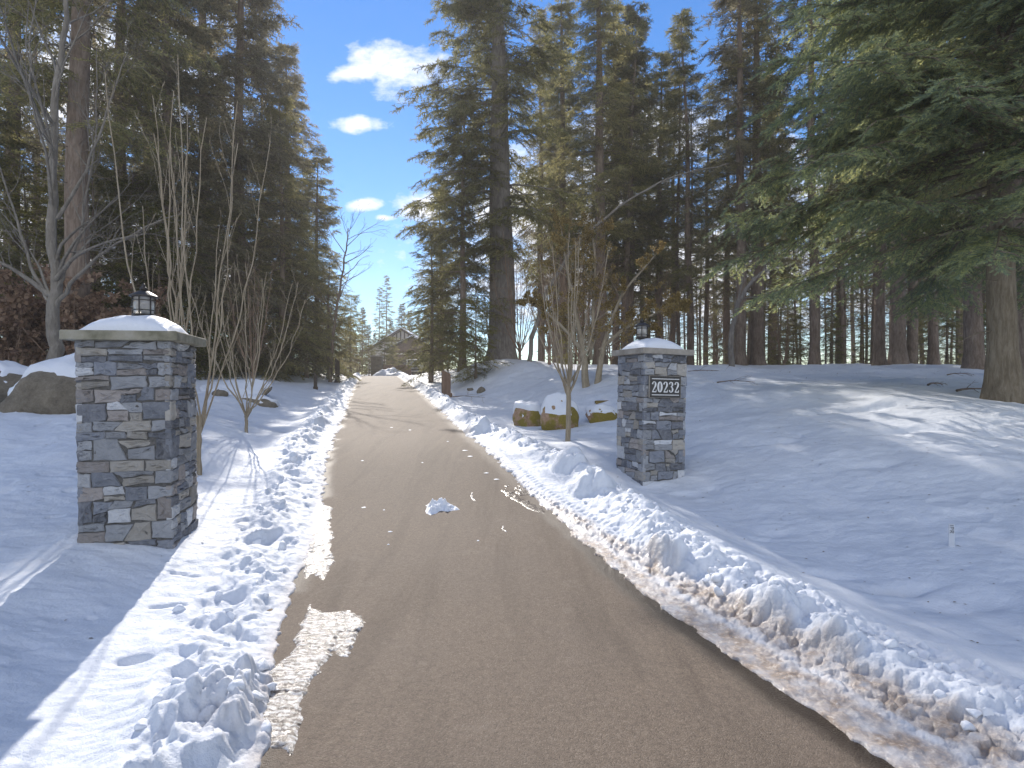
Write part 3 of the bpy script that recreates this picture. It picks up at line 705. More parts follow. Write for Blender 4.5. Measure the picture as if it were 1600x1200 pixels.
def chain_mesh(mb, ch, ox, oz, sx, sz, y0, y1):
    P = np.array([(c[0] * sx + ox, c[1] * sz + oz) for c in ch]); W = np.array([c[2] for c in ch]) * sx
    T = np.gradient(P, axis=0); T /= np.linalg.norm(T, axis=1)[:, None] + 1e-9; Nn = np.stack([-T[:, 1], T[:, 0]], 1)
    A = P + Nn * W[:, None]; B = P - Nn * W[:, None]; n = len(P)
    v = [(a[0], y0, a[1]) for a in A] + [(b[0], y0, b[1]) for b in B] + [(a[0], y1, a[1]) for a in A] + [(b[0], y1, b[1]) for b in B]
    f = []
    for i in range(n - 1): f += [(i, i + 1, n + i + 1, n + i), (2 * n + i, 3 * n + i, 3 * n + i + 1, 2 * n + i + 1), (i, 2 * n + i, 2 * n + i + 1, i + 1), (n + i, n + i + 1, 3 * n + i + 1, 3 * n + i)]
    f += [(0, n, 3 * n, 2 * n), (n - 1, 3 * n - 1, 4 * n - 1, 2 * n - 1)]
    mb.add(v, f)
for k, ch in enumerate('20232'):
    d = MB()
    for j, c in enumerate(dig(ch)): chain_mesh(d, c, -.302 + k * .106, 1.458, .098, .186, -.4535 - j * .0007, -.447)
    d.build('digit', DIGIT, plate)
bx = MB(); bx.box(.428, .452, -.30, -.22, .42, .56); bx.box(.452, .462, -.28, -.24, .44, .54); bx.build('outlet_box', BLACK, RP, .004)
def make_lantern(loc, rz, label):
    t = empty('pillar_lantern', loc, rz, label, 'lantern', 'black lanterns on the gate pillars')
    b = MB(); b.lathe([(.085, 0), (.085, .02), (.05, .03), (.05, .12), (.10, .135), (.105, .15), (.10, .16)], 24); b.build('lantern_base', BLACK, t, 0, False)
    g = MB(); g.lathe([(.088, .16), (.092, .24), (.088, .335)], 24); g.build('glass_shade', GLASS, t, 0, True)
    c = MB()
    for k in range(6):
        a = k * math.pi / 3 + .4; M = Matrix.Rotation(a, 4, 'Z'); c.box(.093, .102, -.005, .005, .158, .34, M)
    for z in (.20, .30):
        n = 36; 
        for k in range(n):
            M = Matrix.Rotation(k * 2 * math.pi / n, 4, 'Z'); c.box(.0935, .1005, -.0092, .0092, z - .004, z + .004, M)
    c.build('cage', BLACK, t)
    r = MB(); r.lathe([(.10, .332), (.128, .335), (.126, .348), (.09, .372), (.05, .395), (.03, .40)], 24); rf = r.build('lantern_roof', BLACK, t)
    f = MB(); f.lathe([(.022, .398), (.034, .41), (.036, .425), (.02, .44), (.014, .448), (.02, .458), (.010, .472), (.002, .478)], 16); f.build('finial', BLACK, rf, 0, True)
    k = MB(); k.lathe([(.018, .14), (.02, .25), (.012, .27)], 12); k.build('bulb', STAKE, t, 0, True)
    return t
make_lantern((-3.76, 5.62, .22 + 1.985 + .045), .3, 'black lantern with glass shade on the left pillar cap')
make_lantern((2.15, 9.10, .10 + 2.16 + .055), .9, 'black lantern with glass shade on the right pillar above the number plate')

# ------------------------------------------------------------------ rocks
def rock(name, loc, s, rot, material, label, seed, cap=.10, t0=.35, cat='boulder', group=None, cut=5, capshift=0):
    rs = np.random.RandomState(seed); v = IV4.copy()
    for _ in range(cut):
        n = rs.normal(size=3); n /= np.linalg.norm(n); d = v @ n; lim = rs.uniform(.55, .85); v = v - np.maximum(d - lim, 0)[:, None] * n * .8
    for fr_, am in ((1.6, .10), (3.5, .05), (8, .022), (17, .010)):
        p = v * fr_ + rs.rand(3) * 9
        v = v * (1 + am * (np.sin(p[:, 0] + 1.7 * np.sin(p[:, 1])) + np.sin(p[:, 1] * 1.3 + 1.9 * np.sin(p[:, 2])) + np.sin(p[:, 2] * 1.1 + 1.5 * np.sin(p[:, 0])))[:, None] / 1.7)
    v = v * np.array(s); c, s_ = math.cos(rot), math.sin(rot); v = v @ np.array([[c, s_, 0], [-s_, c, 0], [0, 0, 1]])
    t = empty(name, loc, 0, label, cat, group)
    me = npmesh('rock', v, IF4); o = link('rock', me, material, t, True)
    p = v / np.array(s)
    c = v * (1 + .02 * np.sin(p[:, [1]] * 9 + seed) + .02 * np.sin(p[:, [0]] * 7)) * np.array([.99, 1.05, .93]) + np.array([0, s[1] * capshift * .6, s[2] * t0 + cap * .2])
    c[:, 2] += .03 * s[2] * np.sin(p[:, 0] * 13 + seed) + .02 * s[2] * np.sin(p[:, 0] * 31 + 2 * p[:, 1])
    c[:, 2] = np.maximum(c[:, 2], -s[2] * 1.2)
    link('snow_cap', npmesh('snow_cap', c, IF4), SNOWC, t, True)
    return t
x = at(112, 11.6); rock('boulder', (x, 11.6, gz(x, 11.6) + .16), (1.1, .8, .78), .25, B_GREY, 'large grey boulder with deep snow cap behind the left pillar', 33, .20, .30, capshift=.55, cut=2)
x = at(-8, 12.2); rock('boulder', (x, 12.2, gz(x, 12.2) + .30), (.80, .6, .58), -.3, B_GREY, 'brown-grey snow-capped boulder cut by the left frame edge', 38, .14, .22, capshift=.5, cut=2)
x = at(375, 17.0); rock('boulder', (x, 17.0, gz(x, 17) - .08), (1.15, .9, .40), .1, B_GREY, 'low boulder almost buried under smooth snow left of the drive', 12, .20, .25, capshift=.1)
x = at(395, 16.0); rock('boulder', (x, 16.0, gz(x, 16) - .1), (.75, .6, .26), .1, B_GREY, 'small buried boulder nearer the drive than the low snowy mound', 15, .16, .2, capshift=.2)
x = at(830, 14.2); rock('boulder', (x, 14.2, gz(x, 14.2) + .12), (.46, .45, .44), .3, B_MOSS, 'leftmost mossy boulder with white snow cap right of the drive', 21, .20, .30, group='mossy boulders', capshift=.35, cut=3)
x = at(874, 13.2); rock('boulder', (x, 13.2, gz(x, 13.2) + .20), (.46, .40, .56), -.2, B_MOSS, 'tall mossy boulder with bare orange face behind the young multi-stem tree', 22, .18, .22, group='mossy boulders', capshift=.35, cut=3)
x = at(938, 13.6); rock('boulder', (x, 13.6, gz(x, 13.6) + .05), (.42, .3, .24), .1, B_MOSS, 'small low mossy boulder beside the number-plate pillar', 25, .14, .32, group='mossy boulders', capshift=.35, cut=3)
for (px, Y, s, lb) in ((752, 22, .22, 'small dark stone poking from the snow below the giant fir'), (735, 23, .14, 'smallest dark stone in snow left of the giant fir mound'), (343, 15.5, .2, 'small dark stone at the foot of the buried boulder')):
    x = at(px, Y); rock('stone', (x, Y, gz(x, Y) + .05), (s, s * .7, s * .8), px, B_GREY, lb, px, .04, .2, 'rock', capshift=.8)

# ------------------------------------------------------------------ posts
def post(px, Y, wd, h, label, slope=.5, m_=None):
    x = at(px, Y); z = gz(x, Y) - .1; t = empty('wooden_post', (x, Y, z), .25, label, 'post', 'posts along the drive')
    b = MB(); b.add([(-wd, -wd, 0), (wd, -wd, 0), (wd, wd, 0), (-wd, wd, 0), (-wd, -wd, h), (wd, -wd, h * .88), (wd, wd, h * .88), (-wd, wd, h)],
                    [(3, 2, 1, 0), (4, 5, 6, 7), (0, 1, 5, 4), (1, 2, 6, 5), (2, 3, 7, 6), (3, 0, 4, 7)]); b.build('shaft', m_ or WOODP, t, .01)
    c = MB(); q = wd * 1.35; c.box(-q, q, -q, q, 0, .24); c.build('foot', m_ or WOODP, t, .01)
    return t
post(697, 22, .165, 1.15, 'thick brown timber post with slanted top right of the drive')
post(527, 30, .12, 1.5, 'dark square post left of the drive near the crest', m_=DARKW)
post(493, 24, .07, .85, 'thin dark stump standing in the snow left of the drive', m_=DARKW)

# survey stake with writing
sx, sy = 4.63, 5.8
st = empty('survey_stake', (sx, sy, gz(sx, sy) - .05), R(-20), 'pale survey stake lettered IPR standing in the shaded snow on the right', 'stake')
b = MB(); b.box(-.026, .026, -.006, .006, 0, .30); b.build('stake_board', STAKE, st)
b = MB()
def seg(x0, z0, x1, z1, y=-.0075, wd=.0026):
    v = Vector((x1 - x0, 0, z1 - z0)); n = Vector((-v.z, 0, v.x)).normalized() * wd
    b.add([(x0 + n.x, y, z0 + n.z), (x1 + n.x, y, z1 + n.z), (x1 - n.x, y, z1 - n.z), (x0 - n.x, y, z0 - n.z)], [(0, 1, 2, 3)])
# letters run down the stake: text x axis = -z, text y axis = +x
def lt(pts, o0):
    for (a, b_, c, d) in pts: seg(-.016 + b_ * .034, .285 - o0 - a * .028, -.016 + d * .034, .285 - o0 - c * .028)
lt([(0, 0, 0, 1)], 0); lt([(0, 0, 0, 1), (0, 1, .8, .9), (.8, .9, .8, .6), (.8, .6, 0, .5)], .018); lt([(0, 0, 0, 1), (0, 1, .8, .9), (.8, .9, .8, .6), (.8, .6, 0, .5), (.3, .5, .9, 0)], .056)
b.build('lettering', INK, st)

# ------------------------------------------------------------------ tree building
def tubes(polys, name, sides=5):
    """polys: list of (points (n,3), radii (n,)) -> one mesh of tapered tubes"""
    vs = []; fs = []; n0 = 0; ang = np.arange(sides) * 2 * math.pi / sides; ca, sa = np.cos(ang), np.sin(ang)
    for P, r in polys:
        P = np.asarray(P, float); n = len(P)
        T = np.empty_like(P); T[1:-1] = P[2:] - P[:-2]; T[0] = P[1] - P[0]; T[-1] = P[-1] - P[-2]
        T /= np.linalg.norm(T, axis=1)[:, None] + 1e-9
        ref = np.array([0, 0, 1.]) if abs(T[:, 2].mean()) < .8 else np.array([1., 0, 0])
        A = np.cross(T, ref); A /= np.linalg.norm(A, axis=1)[:, None] + 1e-9; B = np.cross(T, A)
        r = np.asarray(r)[:, None, None]
        V = P[:, None, :] + r * (A[:, None, :] * ca[None, :, None] + B[:, None, :] * sa[None, :, None])
        vs.append(V.reshape(-1, 3))
        i = (np.arange(n - 1) * sides)[:, None] + np.arange(sides)[None]; j = (np.arange(n - 1) * sides)[:, None] + (np.arange(sides)[None] + 1) % sides
        fs.append(np.stack([i, j, j + sides, i + sides], -1).reshape(-1, 4) + n0); n0 += n * sides
    return npmesh(name, np.concatenate(vs), np.concatenate(fs))
def blades(name, P, D, Nn, Ln, W, template):
    """template: (verts (k,3) in (forward, side, up), faces (m,3))"""
    tv, tf = template; n = len(P)
    S = np.cross(Nn, D); S /= np.linalg.norm(S, axis=1)[:, None] + 1e-9; U_ = np.cross(D, S)
    V = P[:, None] + D[:, None] * (tv[None, :, 0:1] * Ln[:, None, None]) + S[:, None] * (tv[None, :, 1:2] * W[:, None, None]) + U_[:, None] * (tv[None, :, 2:3] * W[:, None, None])
    Fc = tf[None] + (np.arange(n) * len(tv))[:, None, None]
    return npmesh(name, V.reshape(-1, 3), Fc.reshape(-1, 3))
# a far spray: ragged, two crossing layers of small wedges
def tmpl_spray(k, seed, wid=1.0):
    rs = np.random.RandomState(seed); v = []; f = []
    for i in range(k):
        x = i / k * .85; sd = 1 if i % 2 else -1; a = rs.uniform(.5, 1.0) * sd * wid * (1 - .55 * x); up = rs.uniform(-.35, .35)
        b = len(v); v += [(x, 0, 0), (x + .14, 0, 0), (x + rs.uniform(.22, .38), a, up)]; f.append((b, b + 1, b + 2))
    b = len(v); v += [(0, -.10, 0), (0, .10, 0), (1.0, 0, rs.uniform(-.1, .1))]; f.append((b, b + 1, b + 2))
    return np.array(v), np.array(f)
T_FAR = tmpl_spray(6, 1, .85); T_MID = tmpl_spray(8, 2); T_NEAR = tmpl_spray(16, 3, .8)
T_LEAF = (np.array([(0, 0, 0), (.5, -.5, .1), (1, 0, 0), (.5, .5, .12)]), np.array([(0, 1, 2), (0, 2, 3)]))
def unit(a): return a / (np.linalg.norm(a, axis=-1, keepdims=True) + 1e-9)
def conifer(name, H, r0, h0, rad, nb, seed, needle, barkm, tmpl=T_FAR, nsec=13, tw=7, tl=.42, droop=.35, rise=.25, stubs=40, cone=1.0, bough_r=.03, lean=.2, secl=.42, low_rad=None, dens=1.0, shape='cone', azb=None, tww=.5):
    rs = np.random.RandomState(seed)
    t = empty(name, (0, 0, 0))
    polys = []
    zt = np.concatenate([[-.6, 0, .35, 1.0], np.linspace(2.0, H, 14)]); ln = np.stack([lean * (zt / H) ** 2 + .05 * np.sin(zt * .5 + seed), .05 * np.cos(zt * .43 + seed), zt], -1)
    rr = r0 * (1 - zt / H) ** .75; rr[:2] = r0 * 1.45; rr[2] = r0 * 1.2; rr[-1] = .015
    polys.append((ln, np.maximum(rr, .012)))
    def cen(z): return np.array([np.interp(z, zt, ln[:, 0]), np.interp(z, zt, ln[:, 1]), z])
    Ps = []; Ds = []; Ns = []; Ls = []; Ws = []; limbs = []
    for k in range(nb):
        u = ((k + rs.rand()) / nb) ** .92; h = h0 + (H - h0) * u
        if shape == 'cone': Rm = rad * ((1 - u) ** cone) * (min(1, .55 + u * 3) if low_rad is None else 1) + .35
        else: Rm = rad * math.sqrt(max(0, 1 - (u * 1.02) ** 2)) ** .9 + .3
        Rl = Rm * rs.uniform(.62, 1.12); az = rs.rand() * 2 * math.pi
        if azb is not None and rs.rand() < azb[1]: az = azb[0] + rs.normal(0, .7)
        o = cen(h); tt = np.linspace(0, 1, 7); q = rise * rs.uniform(.4, 1.5) * (.4 + 1.2 * u); dp = droop * rs.uniform(.6, 1.5) * (1.15 - u)
        wob = rs.normal(0, .05, 2)
        hx = math.cos(az); hy = math.sin(az)
        side = np.array([-hy, hx, 0.])
        pts = o + np.stack([hx * Rl * tt, hy * Rl * tt, Rl * (q * tt - dp * tt ** 1.6 + .10 * tt ** 4)], -1) + side * (wob[0] * Rl * tt ** 2)[:, None]
        limbs.append((pts, np.maximum(bough_r * (.35 + Rl / 4.5) * (1 - tt * .92), .004)))
        ns = max(5, int(nsec * (.4 + .6 * Rl / rad) * dens))
        st = np.sort(rs.uniform(.14, 1.0, ns)); st[-1] = 1.0
        B = np.stack([np.interp(st, tt, pts[:, i]) for i in range(3)], -1)
        dr_ = unit(pts[-1] - pts[-3]); fwd = unit(np.array([hx, hy, q - dp]))
        sg = np.where(np.arange(ns) % 2 == 0, 1, -1)
        ang = np.where(st > .97, rs.normal(0, .1, ns), sg * rs.uniform(.7, 1.15, ns))
        sd = fwd[None] * np.cos(ang)[:, None] + side[None] * np.sin(ang)[:, None]; sd[:, 2] += rs.normal(-.18, .14, ns); sd = unit(sd)
        sl_ = Rl * secl * (1.05 - .75 * st) * rs.uniform(.6, 1.15, ns) + .22
        m_ = tw
        v = (np.arange(m_) + .3)[None, :] / m_ * np.ones((ns, 1)) + rs.normal(0, .03, (ns, m_))
        Pq = B[:, None] + sd[:, None] * (sl_[:, None] * v)[..., None]; Pq[..., 2] -= (.22 * sl_[:, None] * v ** 2)
        s2 = np.where(np.arange(m_)[None] % 2 == 0, 1, -1) * np.ones((ns, 1)); an2 = s2 * rs.uniform(.35, .95, (ns, m_))
        perp = unit(np.cross(np.array([0, 0, 1.]), sd))
        Dq = sd[:, None] * np.cos(an2)[..., None] + perp[:, None] * np.sin(an2)[..., None]; Dq[..., 2] += rs.normal(-.22, .22, (ns, m_)); Dq = unit(Dq)
        Lq = tl * rs.uniform(.6, 1.25, (ns, m_)) * (1.15 - .45 * v)
        Nq = np.tile(np.array([0, 0, 1.]), (ns, m_, 1)) + rs.normal(0, .35, (ns, m_, 3))
        Ps.append(Pq.reshape(-1, 3)); Ds.append(Dq.reshape(-1, 3)); Ns.append(unit(Nq).reshape(-1, 3)); Ls.append(Lq.ravel()); Ws.append(Lq.ravel() * tww)
        for j in range(0, ns, 2):
            if Rl > .9: limbs.append((np.stack([B[j], B[j] + sd[j] * sl_[j] * .5 - [0, 0, .04 * sl_[j]], B[j] + sd[j] * sl_[j] * .95 - [0, 0, .2 * sl_[j]]]), np.array([.010, .007, .004]) * (.6 + rad / 5)))
    for k in range(stubs):
        h = rs.uniform(max(.8, h0 * .12), h0 * 1.15 + .5); az = rs.rand() * 6.283; Rl = rs.uniform(.3, 1.9) * (.4 + .6 * h / (h0 + .1)); o = cen(h)
        e = o + np.array([math.cos(az) * Rl, math.sin(az) * Rl, rs.uniform(-.35, .1) * Rl]); mid_ = (o + e) / 2 + rs.normal(0, .05, 3)
        limbs.append((np.stack([o, mid_, e]), np.array([.020, .012, .004])))
        if Rl > .8:
            for q in range(3):
                b0 = mid_ + (e - mid_) * rs.rand(); limbs.append((np.stack([b0, b0 + rs.normal(0, .22, 3) - [0, 0, .1]]), np.array([.006, .003])))
    tr = link('trunk', tubes(polys, 'trunk', 14), barkm, t, True)
    cr = link('crown', blades('crown', *(np.concatenate(a) for a in (Ps, Ds, Ns, Ls, Ws)), tmpl), needle, t)
    link('boughs', tubes(limbs, 'boughs', 4), barkm, t)
    return t
def bare(name, seed, trunks, barkm, levels=3, nbr=(9, 6, 4), sp=(.5, .6, .6), lenf=(.5, .45, .4), up=.25, grav=0, wob=.10, rmin=.003, leaf=None, leaf_n=0, leaf_l=.07, leafname='leaves', sides=5, start=.25):
    """trunks: list of (points, r0, r1); children grow from each"""
    rs = np.random.RandomState(seed); t = empty(name, (0, 0, 0)); lv = []
    main = []; 
    for P, a, b_ in trunks:
        P = np.array(P, float); n = len(P); tt = np.linspace(0, 1, (n - 1) * 4 + 1); tk = np.linspace(0, 1, n)
        Q = np.stack([np.interp(tt, tk, P[:, i]) for i in range(3)], -1)
        if len(Q) > 6:
            for _ in range(2): Q[1:-1] = (Q[:-2] + 2 * Q[1:-1] + Q[2:]) / 4
        ln_ = np.linalg.norm(P[-1] - P[0]); Q[1:] += rs.normal(0, .006 * ln_ ** .7, Q[1:].shape) * np.array([1, 1, .3])
        main.append((Q, a + (b_ - a) * tt ** .8))
    cur = main; allb = []
    for lvl in range(levels):
        nxt = []
        for Q, r in cur:
            Lq = np.linalg.norm(np.diff(Q, axis=0), axis=1).sum(); n = max(1, int(nbr[lvl] * rs.uniform(.7, 1.3)))
            for k in range(n):
                s = start + (1 - start) * ((k + rs.rand()) / n) ** .9; s = min(s, .97); idx = s * (len(Q) - 1); i = int(idx); fr = idx - i; i2 = min(i + 1, len(Q) - 1)
                p = Q[i] * (1 - fr) + Q[i2] * fr; rr = (r[i] * (1 - fr) + r[i2] * fr)
                T = unit(Q[i2] - Q[i] if i2 > i else Q[-1] - Q[-2]); rnd = rs.normal(size=3); pr = unit(rnd - T * (rnd @ T))
                d = unit(T * math.cos(sp[lvl]) + pr * math.sin(sp[lvl]) * rs.uniform(.7, 1.3)); d[2] += up * rs.uniform(.3, 1.2); d = unit(d)
                l = Lq * lenf[lvl] * rs.uniform(.5, 1.15) * (1.15 - .6 * s); m_ = 5 if lvl < 2 else 4
                pts = [p]; 
                for j in range(m_):
                    d = unit(d + rs.normal(0, wob, 3) + np.array([0, 0, (up * .35 - grav) / m_ * 1.6])); pts.append(pts[-1] + d * l / m_)
                r1 = max(rmin, min(rr * .62, rr * .25 + l * .008)); rad_ = np.maximum(r1 * (1 - np.linspace(0, .85, m_ + 1)), rmin * .7)
                nxt.append((np.array(pts), rad_))
        allb += nxt; cur = nxt
    link('trunk', tubes(main, 'trunk', 10), barkm, t, True)
    if allb: link('branches', tubes(allb, 'branches', sides if len(allb) < 900 else 3), barkm, t)
    if leaf:
        src = cur; P = []; 
        for _ in range(leaf_n):
            Q, r = src[rs.randint(len(src))]; s = rs.rand(); P.append(Q[0] + (Q[-1] - Q[0]) * s + rs.normal(0, .03, 3))
        P = np.array(P); n = len(P); l = leaf_l * rs.uniform(.6, 1.3, n)
        link(leafname, blades(leafname, P, unit(rs.normal(size=(n, 3)) - [0, 0, .3]), unit(rs.normal(size=(n, 3))), l, l * .8, T_LEAF), leaf, t)
    return t

# prototypes (the first placed tree of each kind is the prototype itself)
PR = {}
def reg(k, o): PR[k] = [o, False, children(o)]; o['_k'] = k
reg('tall1', conifer('fir_tree', 31, .40, 8.5, 4.0, 130, 1, FIR, BARK, nsec=17, tw=6, tl=.50, stubs=80))
reg('tall2', conifer('fir_tree', 28, .30, 7.5, 3.5, 108, 2, FIRD, BARK, nsec=13, tw=6, tl=.50, stubs=90, droop=.45))
reg('tall3', conifer('fir_tree', 25, .23, 6.0, 2.8, 92, 3, FIR, BARK, nsec=12, tw=6, tl=.46, stubs=80, droop=.5, lean=.5))
reg('slim1', conifer('slender_conifer', 22, .14, 5.5, 1.9, 82, 4, FIRD, BARK, nsec=8, tw=5, tl=.32, stubs=90, lean=-.4))
reg('slim2', conifer('slender_conifer', 19, .11, 5.0, 1.7, 72, 5, FIR, BARK, nsec=8, tw=5, tl=.32, stubs=110, lean=.3))
reg('full1', conifer('fir_tree', 24, .34, 1.2, 4.3, 190, 6, FIRD, BARK, nsec=16, tw=7, tl=.48, stubs=10, droop=.5, low_rad=1, cone=.8))
reg('full2', conifer('fir_tree', 15, .20, .8, 2.7, 150, 7, FIR, BARK, nsec=13, tw=7, tl=.36, stubs=6, droop=.4, low_rad=1, cone=.85))
reg('small1', conifer('hemlock_tree', 7, .09, .4, 1.7, 110, 8, FIR, BARK, tmpl=T_FAR, nsec=10, tw=6, tl=.26, stubs=5, droop=.35, low_rad=1, bough_r=.016, cone=.8))
reg('small2', conifer('hemlock_tree', 4.5, .07, .2, 1.4, 100, 9, CED, BARK, tmpl=T_FAR, nsec=10, tw=6, tl=.22, stubs=0, droop=.3, low_rad=1, bough_r=.012, cone=.6))
def place(k, px, Y, s=1.0, rz=None, label=None, cat='tree', group=None, sz=None, x=None, dz=0, tilt=0):
    p = PR[k]
    if not p[1]: o = p[0]; p[1] = True
    else: o = copy_tree(p[0], None, p[2])
    x = at(px, Y) if x is None else x
    o.location = (x, Y, gz(x, Y) - .05 + dz); o.rotation_euler = (0, tilt, rz if rz is not None else (px * 1.37 + Y * 2.1) % 6.283)
    o.scale = (s, s, s if sz is None else sz)
    for q in ('label', 'category', 'group'):
        if q in o: del o[q]
    if '_k' in o: del o['_k']
    return tag(o, label, cat, group)

# ---- the giant fir right of the drive (own crown: thin above, reaching over the drive)
g = conifer('fir_tree', 27.5, .80, 6.2, 5.6, 165, 31, FIR, BARKG, tmpl=T_MID, nsec=19, tw=7, tl=.50, stubs=110, droop=.42, rise=.12, cone=.62, bough_r=.04, lean=-.5, azb=(math.pi, .25))
g.location = (at(784, 30), 30, gz(at(784, 30), 30) - .1); tag(g, 'giant fir with thick bare grey trunk rising from the snow mound right of the drive', 'tree')
# ---- the near spruce on the right
g = conifer('spruce_tree', 15.5, .27, 3.5, 4.9, 175, 41, SPR, BARKR, tmpl=T_NEAR, nsec=40, tw=12, tl=.30, stubs=6, droop=.34, rise=.16, cone=.62, bough_r=.04, low_rad=1, lean=.1, secl=.36, azb=(math.pi * 1.22, .42), tww=.38)
g.location = (at(1566, 11.5), 11.5, gz(at(1566, 11.5), 11.5) - .05); tag(g, 'near spruce with thick mossy-footed trunk and sunlit boughs at the right edge', 'tree')

GL = 'conifers of the left-hand wood'; GR = 'conifers of the right-hand grove'; GF = 'far conifers beyond the house'
# ---- left wood
place('full1', 372, 27, 1.05, 1.0, 'broad dense fir sloping down to the blue sky left of the drive', group=GL)
place('full1', 262, 24, .98, 2.4, 'tall dense fir directly behind the tall bare shoots and left lantern', group=GL)
place('tall1', 122, 19, 1.0, .3, 'dark fir with thick trunk standing right behind the grey bare tree', group=GL)
place('tall2', 20, 21, 1.0, 1.3, 'dark fir nearest the left frame edge', group=GL)
place('full1', 450, 37, .92, 4.4, 'dense fir behind the one that borders the sky on the left', group=GL)
place('tall2', 190, 25, 1.05, 3.3, 'dark fir between the grey bare tree and the left lantern', group=GL)
place('tall1', 318, 33, 1.1, 5.1, 'tall fir rising behind the shoots between lantern and drive', group=GL)
place('tall2', -60, 27, 1.1, 4.1, 'fir mostly cut off by the left frame edge', group=GL)
place('full2', 440, 28, .95, 2.2, 'medium fir below the skyline left of the drive', group=GL)
place('full2', 494, 36, 1.0, 1.2, 'thin-topped fir leaning toward the sky gap left of the drive', group=GL)
ORD_L = 'fourth fifth sixth eighth second third seventh first ninth'.split()
for i, (px, Y, k, s) in enumerate(((60, 34, 'tall3', 1.05), (150, 38, 'tall2', 1.0), (230, 40, 'tall1', .95), (410, 46, 'tall2', 1.0), (-30, 44, 'tall1', 1), (90, 48, 'full1', .9), (340, 52, 'full1', .9), (-120, 38, 'tall1', 1), (470, 56, 'tall3', .9))):
    place(k, px, Y, s, None, ORD_L[i] + ' from left of the dark conifers deep in the left-hand wood', group=GL)
lw = (('low bushy conifer in the gap between left pillar and drive, left one', 360, 26, 'small1', 1.2), ('low dark conifer below the broad fir left of the drive', 405, 29, 'small1', 1.35),
      ('small conifer behind the thin dark stump on the left', 480, 30, 'small1', 1.05), ('small conifer right beside the dark square post', 512, 34, 'small1', 1.1),
      ('bushy low conifer left of the drive crest', 452, 33, 'small2', 1.5), ('low conifer at the left side of the far drive end', 548, 52, 'small1', 1.1))
for (lb, px, Y, k, s) in lw: place(k, px, Y, s, None, lb, group='low conifers along the drive')
for i, (px, Y, k, s) in enumerate(((-20, 19, 'small1', 1.3), (40, 20, 'small2', 1.7), (150, 21, 'small1', 1.2), (200, 22, 'small2', 1.8), (300, 24, 'small1', 1.2), (250, 21, 'small2', 1.4), (335, 34, 'full2', .6), (385, 38, 'full2', .6), (440, 42, 'full2', .6), (100, 25, 'full2', .6))):
    place(k, px, Y, s, None, ['small undergrowth conifer at the left frame edge', 'low bushy conifer behind the cut-off left boulder', 'small dark conifer just right of the grey bare tree', 'wide low conifer behind the left end of the left pillar cap', 'small conifer right behind the shoots beside the left pillar', 'low conifer directly behind the left lantern', 'medium conifer in shade behind the buried boulder', 'medium conifer deep behind the thin leafless shrub', 'medium conifer deep in the wood left of the thin dark stump', 'medium conifer behind the trunk foot of the grey bare tree'][i], group='undergrowth conifers of the left wood')
# ---- right of the drive, mid distance
place('full2', 722, 29, .98, .8, 'bushy conifer just left of the giant fir', group=GR)
place('small1', 674, 30, 1.15, 2.0, 'small sunlit conifer on a short stem beside the far drive', group=GR, dz=.7)
place('full2', 690, 41, .95, 3.0, 'conifer behind the bushy one left of the giant fir', group=GR)
place('small2', 742, 24.5, .8, 1.0, 'yellow-green low conifer at the foot of the giant fir', group='low conifers along the drive')
place('full2', 684, 52, .8, 4.0, 'conifer beside the house gable right of the drive', group=GR)
# ---- right grove
main = ((938, 33, 'tall1', 1.0, 'tall fir with reddish-grey trunk behind the mossy boulders'), (1158, 30, 'tall2', 1.0, 'pale slender-trunked fir left of the dark pair beyond the right pillar'),
        (1184, 31, 'tall1', .92, 'dark thick-trunked fir right beside the pale slender one'), (1272, 27, 'tall3', 1.05, 'dark-trunked fir at the left edge of the near spruce boughs'),
        (1404, 25, 'tall1', .85, 'fir with pale thick trunk under the near spruce boughs'), (1376, 26, 'tall3', 1.05, 'reddish dark trunk left of the pale thick one under the spruce'),
        (1521, 21, 'tall1', .80, 'pale grey trunk just left of the near spruce trunk'), (1457, 28, 'tall3', 1.0, 'slim dark trunk standing between the two pale trunks'),
        (1592, 17, 'tall1', .75, 'pale grey trunk cut by the right frame edge'), (1078, 34, 'tall3', 1.0, 'fir straight behind the right edge of the number-plate pillar'),
        (985, 36, 'tall2', .95, 'dark fir behind the lantern of the right pillar'), (880, 38, 'tall1', .9, 'fir behind the top of the young multi-stem tree'),
        (845, 42, 'tall2', 1.0, 'fir close behind the giant fir on its right'), (1030, 40, 'tall1', .85, 'tall fir seen between right lantern and plate edge'))
for (px, Y, k, s, lb) in main: place(k, px, Y, s, None, lb, group=GR, sz=s * (.90 if 900 < px < 1200 else 1))
ORD_B = 'first second third fourth fifth sixth seventh eighth ninth tenth'.split()
for i, (px, Y, k, s) in enumerate(((868, 47, 'tall1', .92), (962, 46, 'tall1', .9), (1052, 49, 'tall2', 1.0), (1136, 46, 'tall2', 1.0), (1208, 48, 'tall1', .9), (1312, 47, 'tall2', .98))):
    place(k, px, Y, s, None, ORD_B[i] + ' from left of the tall crowned firs at the back of the right-hand grove', group=GR)
rs = np.random.RandomState(77)
ORD = 'first second third fourth fifth sixth seventh eighth ninth tenth eleventh twelfth thirteenth fourteenth fifteenth sixteenth seventeenth eighteenth nineteenth twentieth twenty-first twenty-second twenty-third'.split()
zones = ((850, 985, 'slender stem back between giant fir and right pillar'), (985, 1110, 'slender stem back behind the right pillar'),
         (1110, 1260, 'slender stem back around the pale-and-dark fir pair'), (1260, 1420, 'slender stem back under the near spruce boughs'), (1420, 1600, 'slender stem back around the near spruce trunk'))
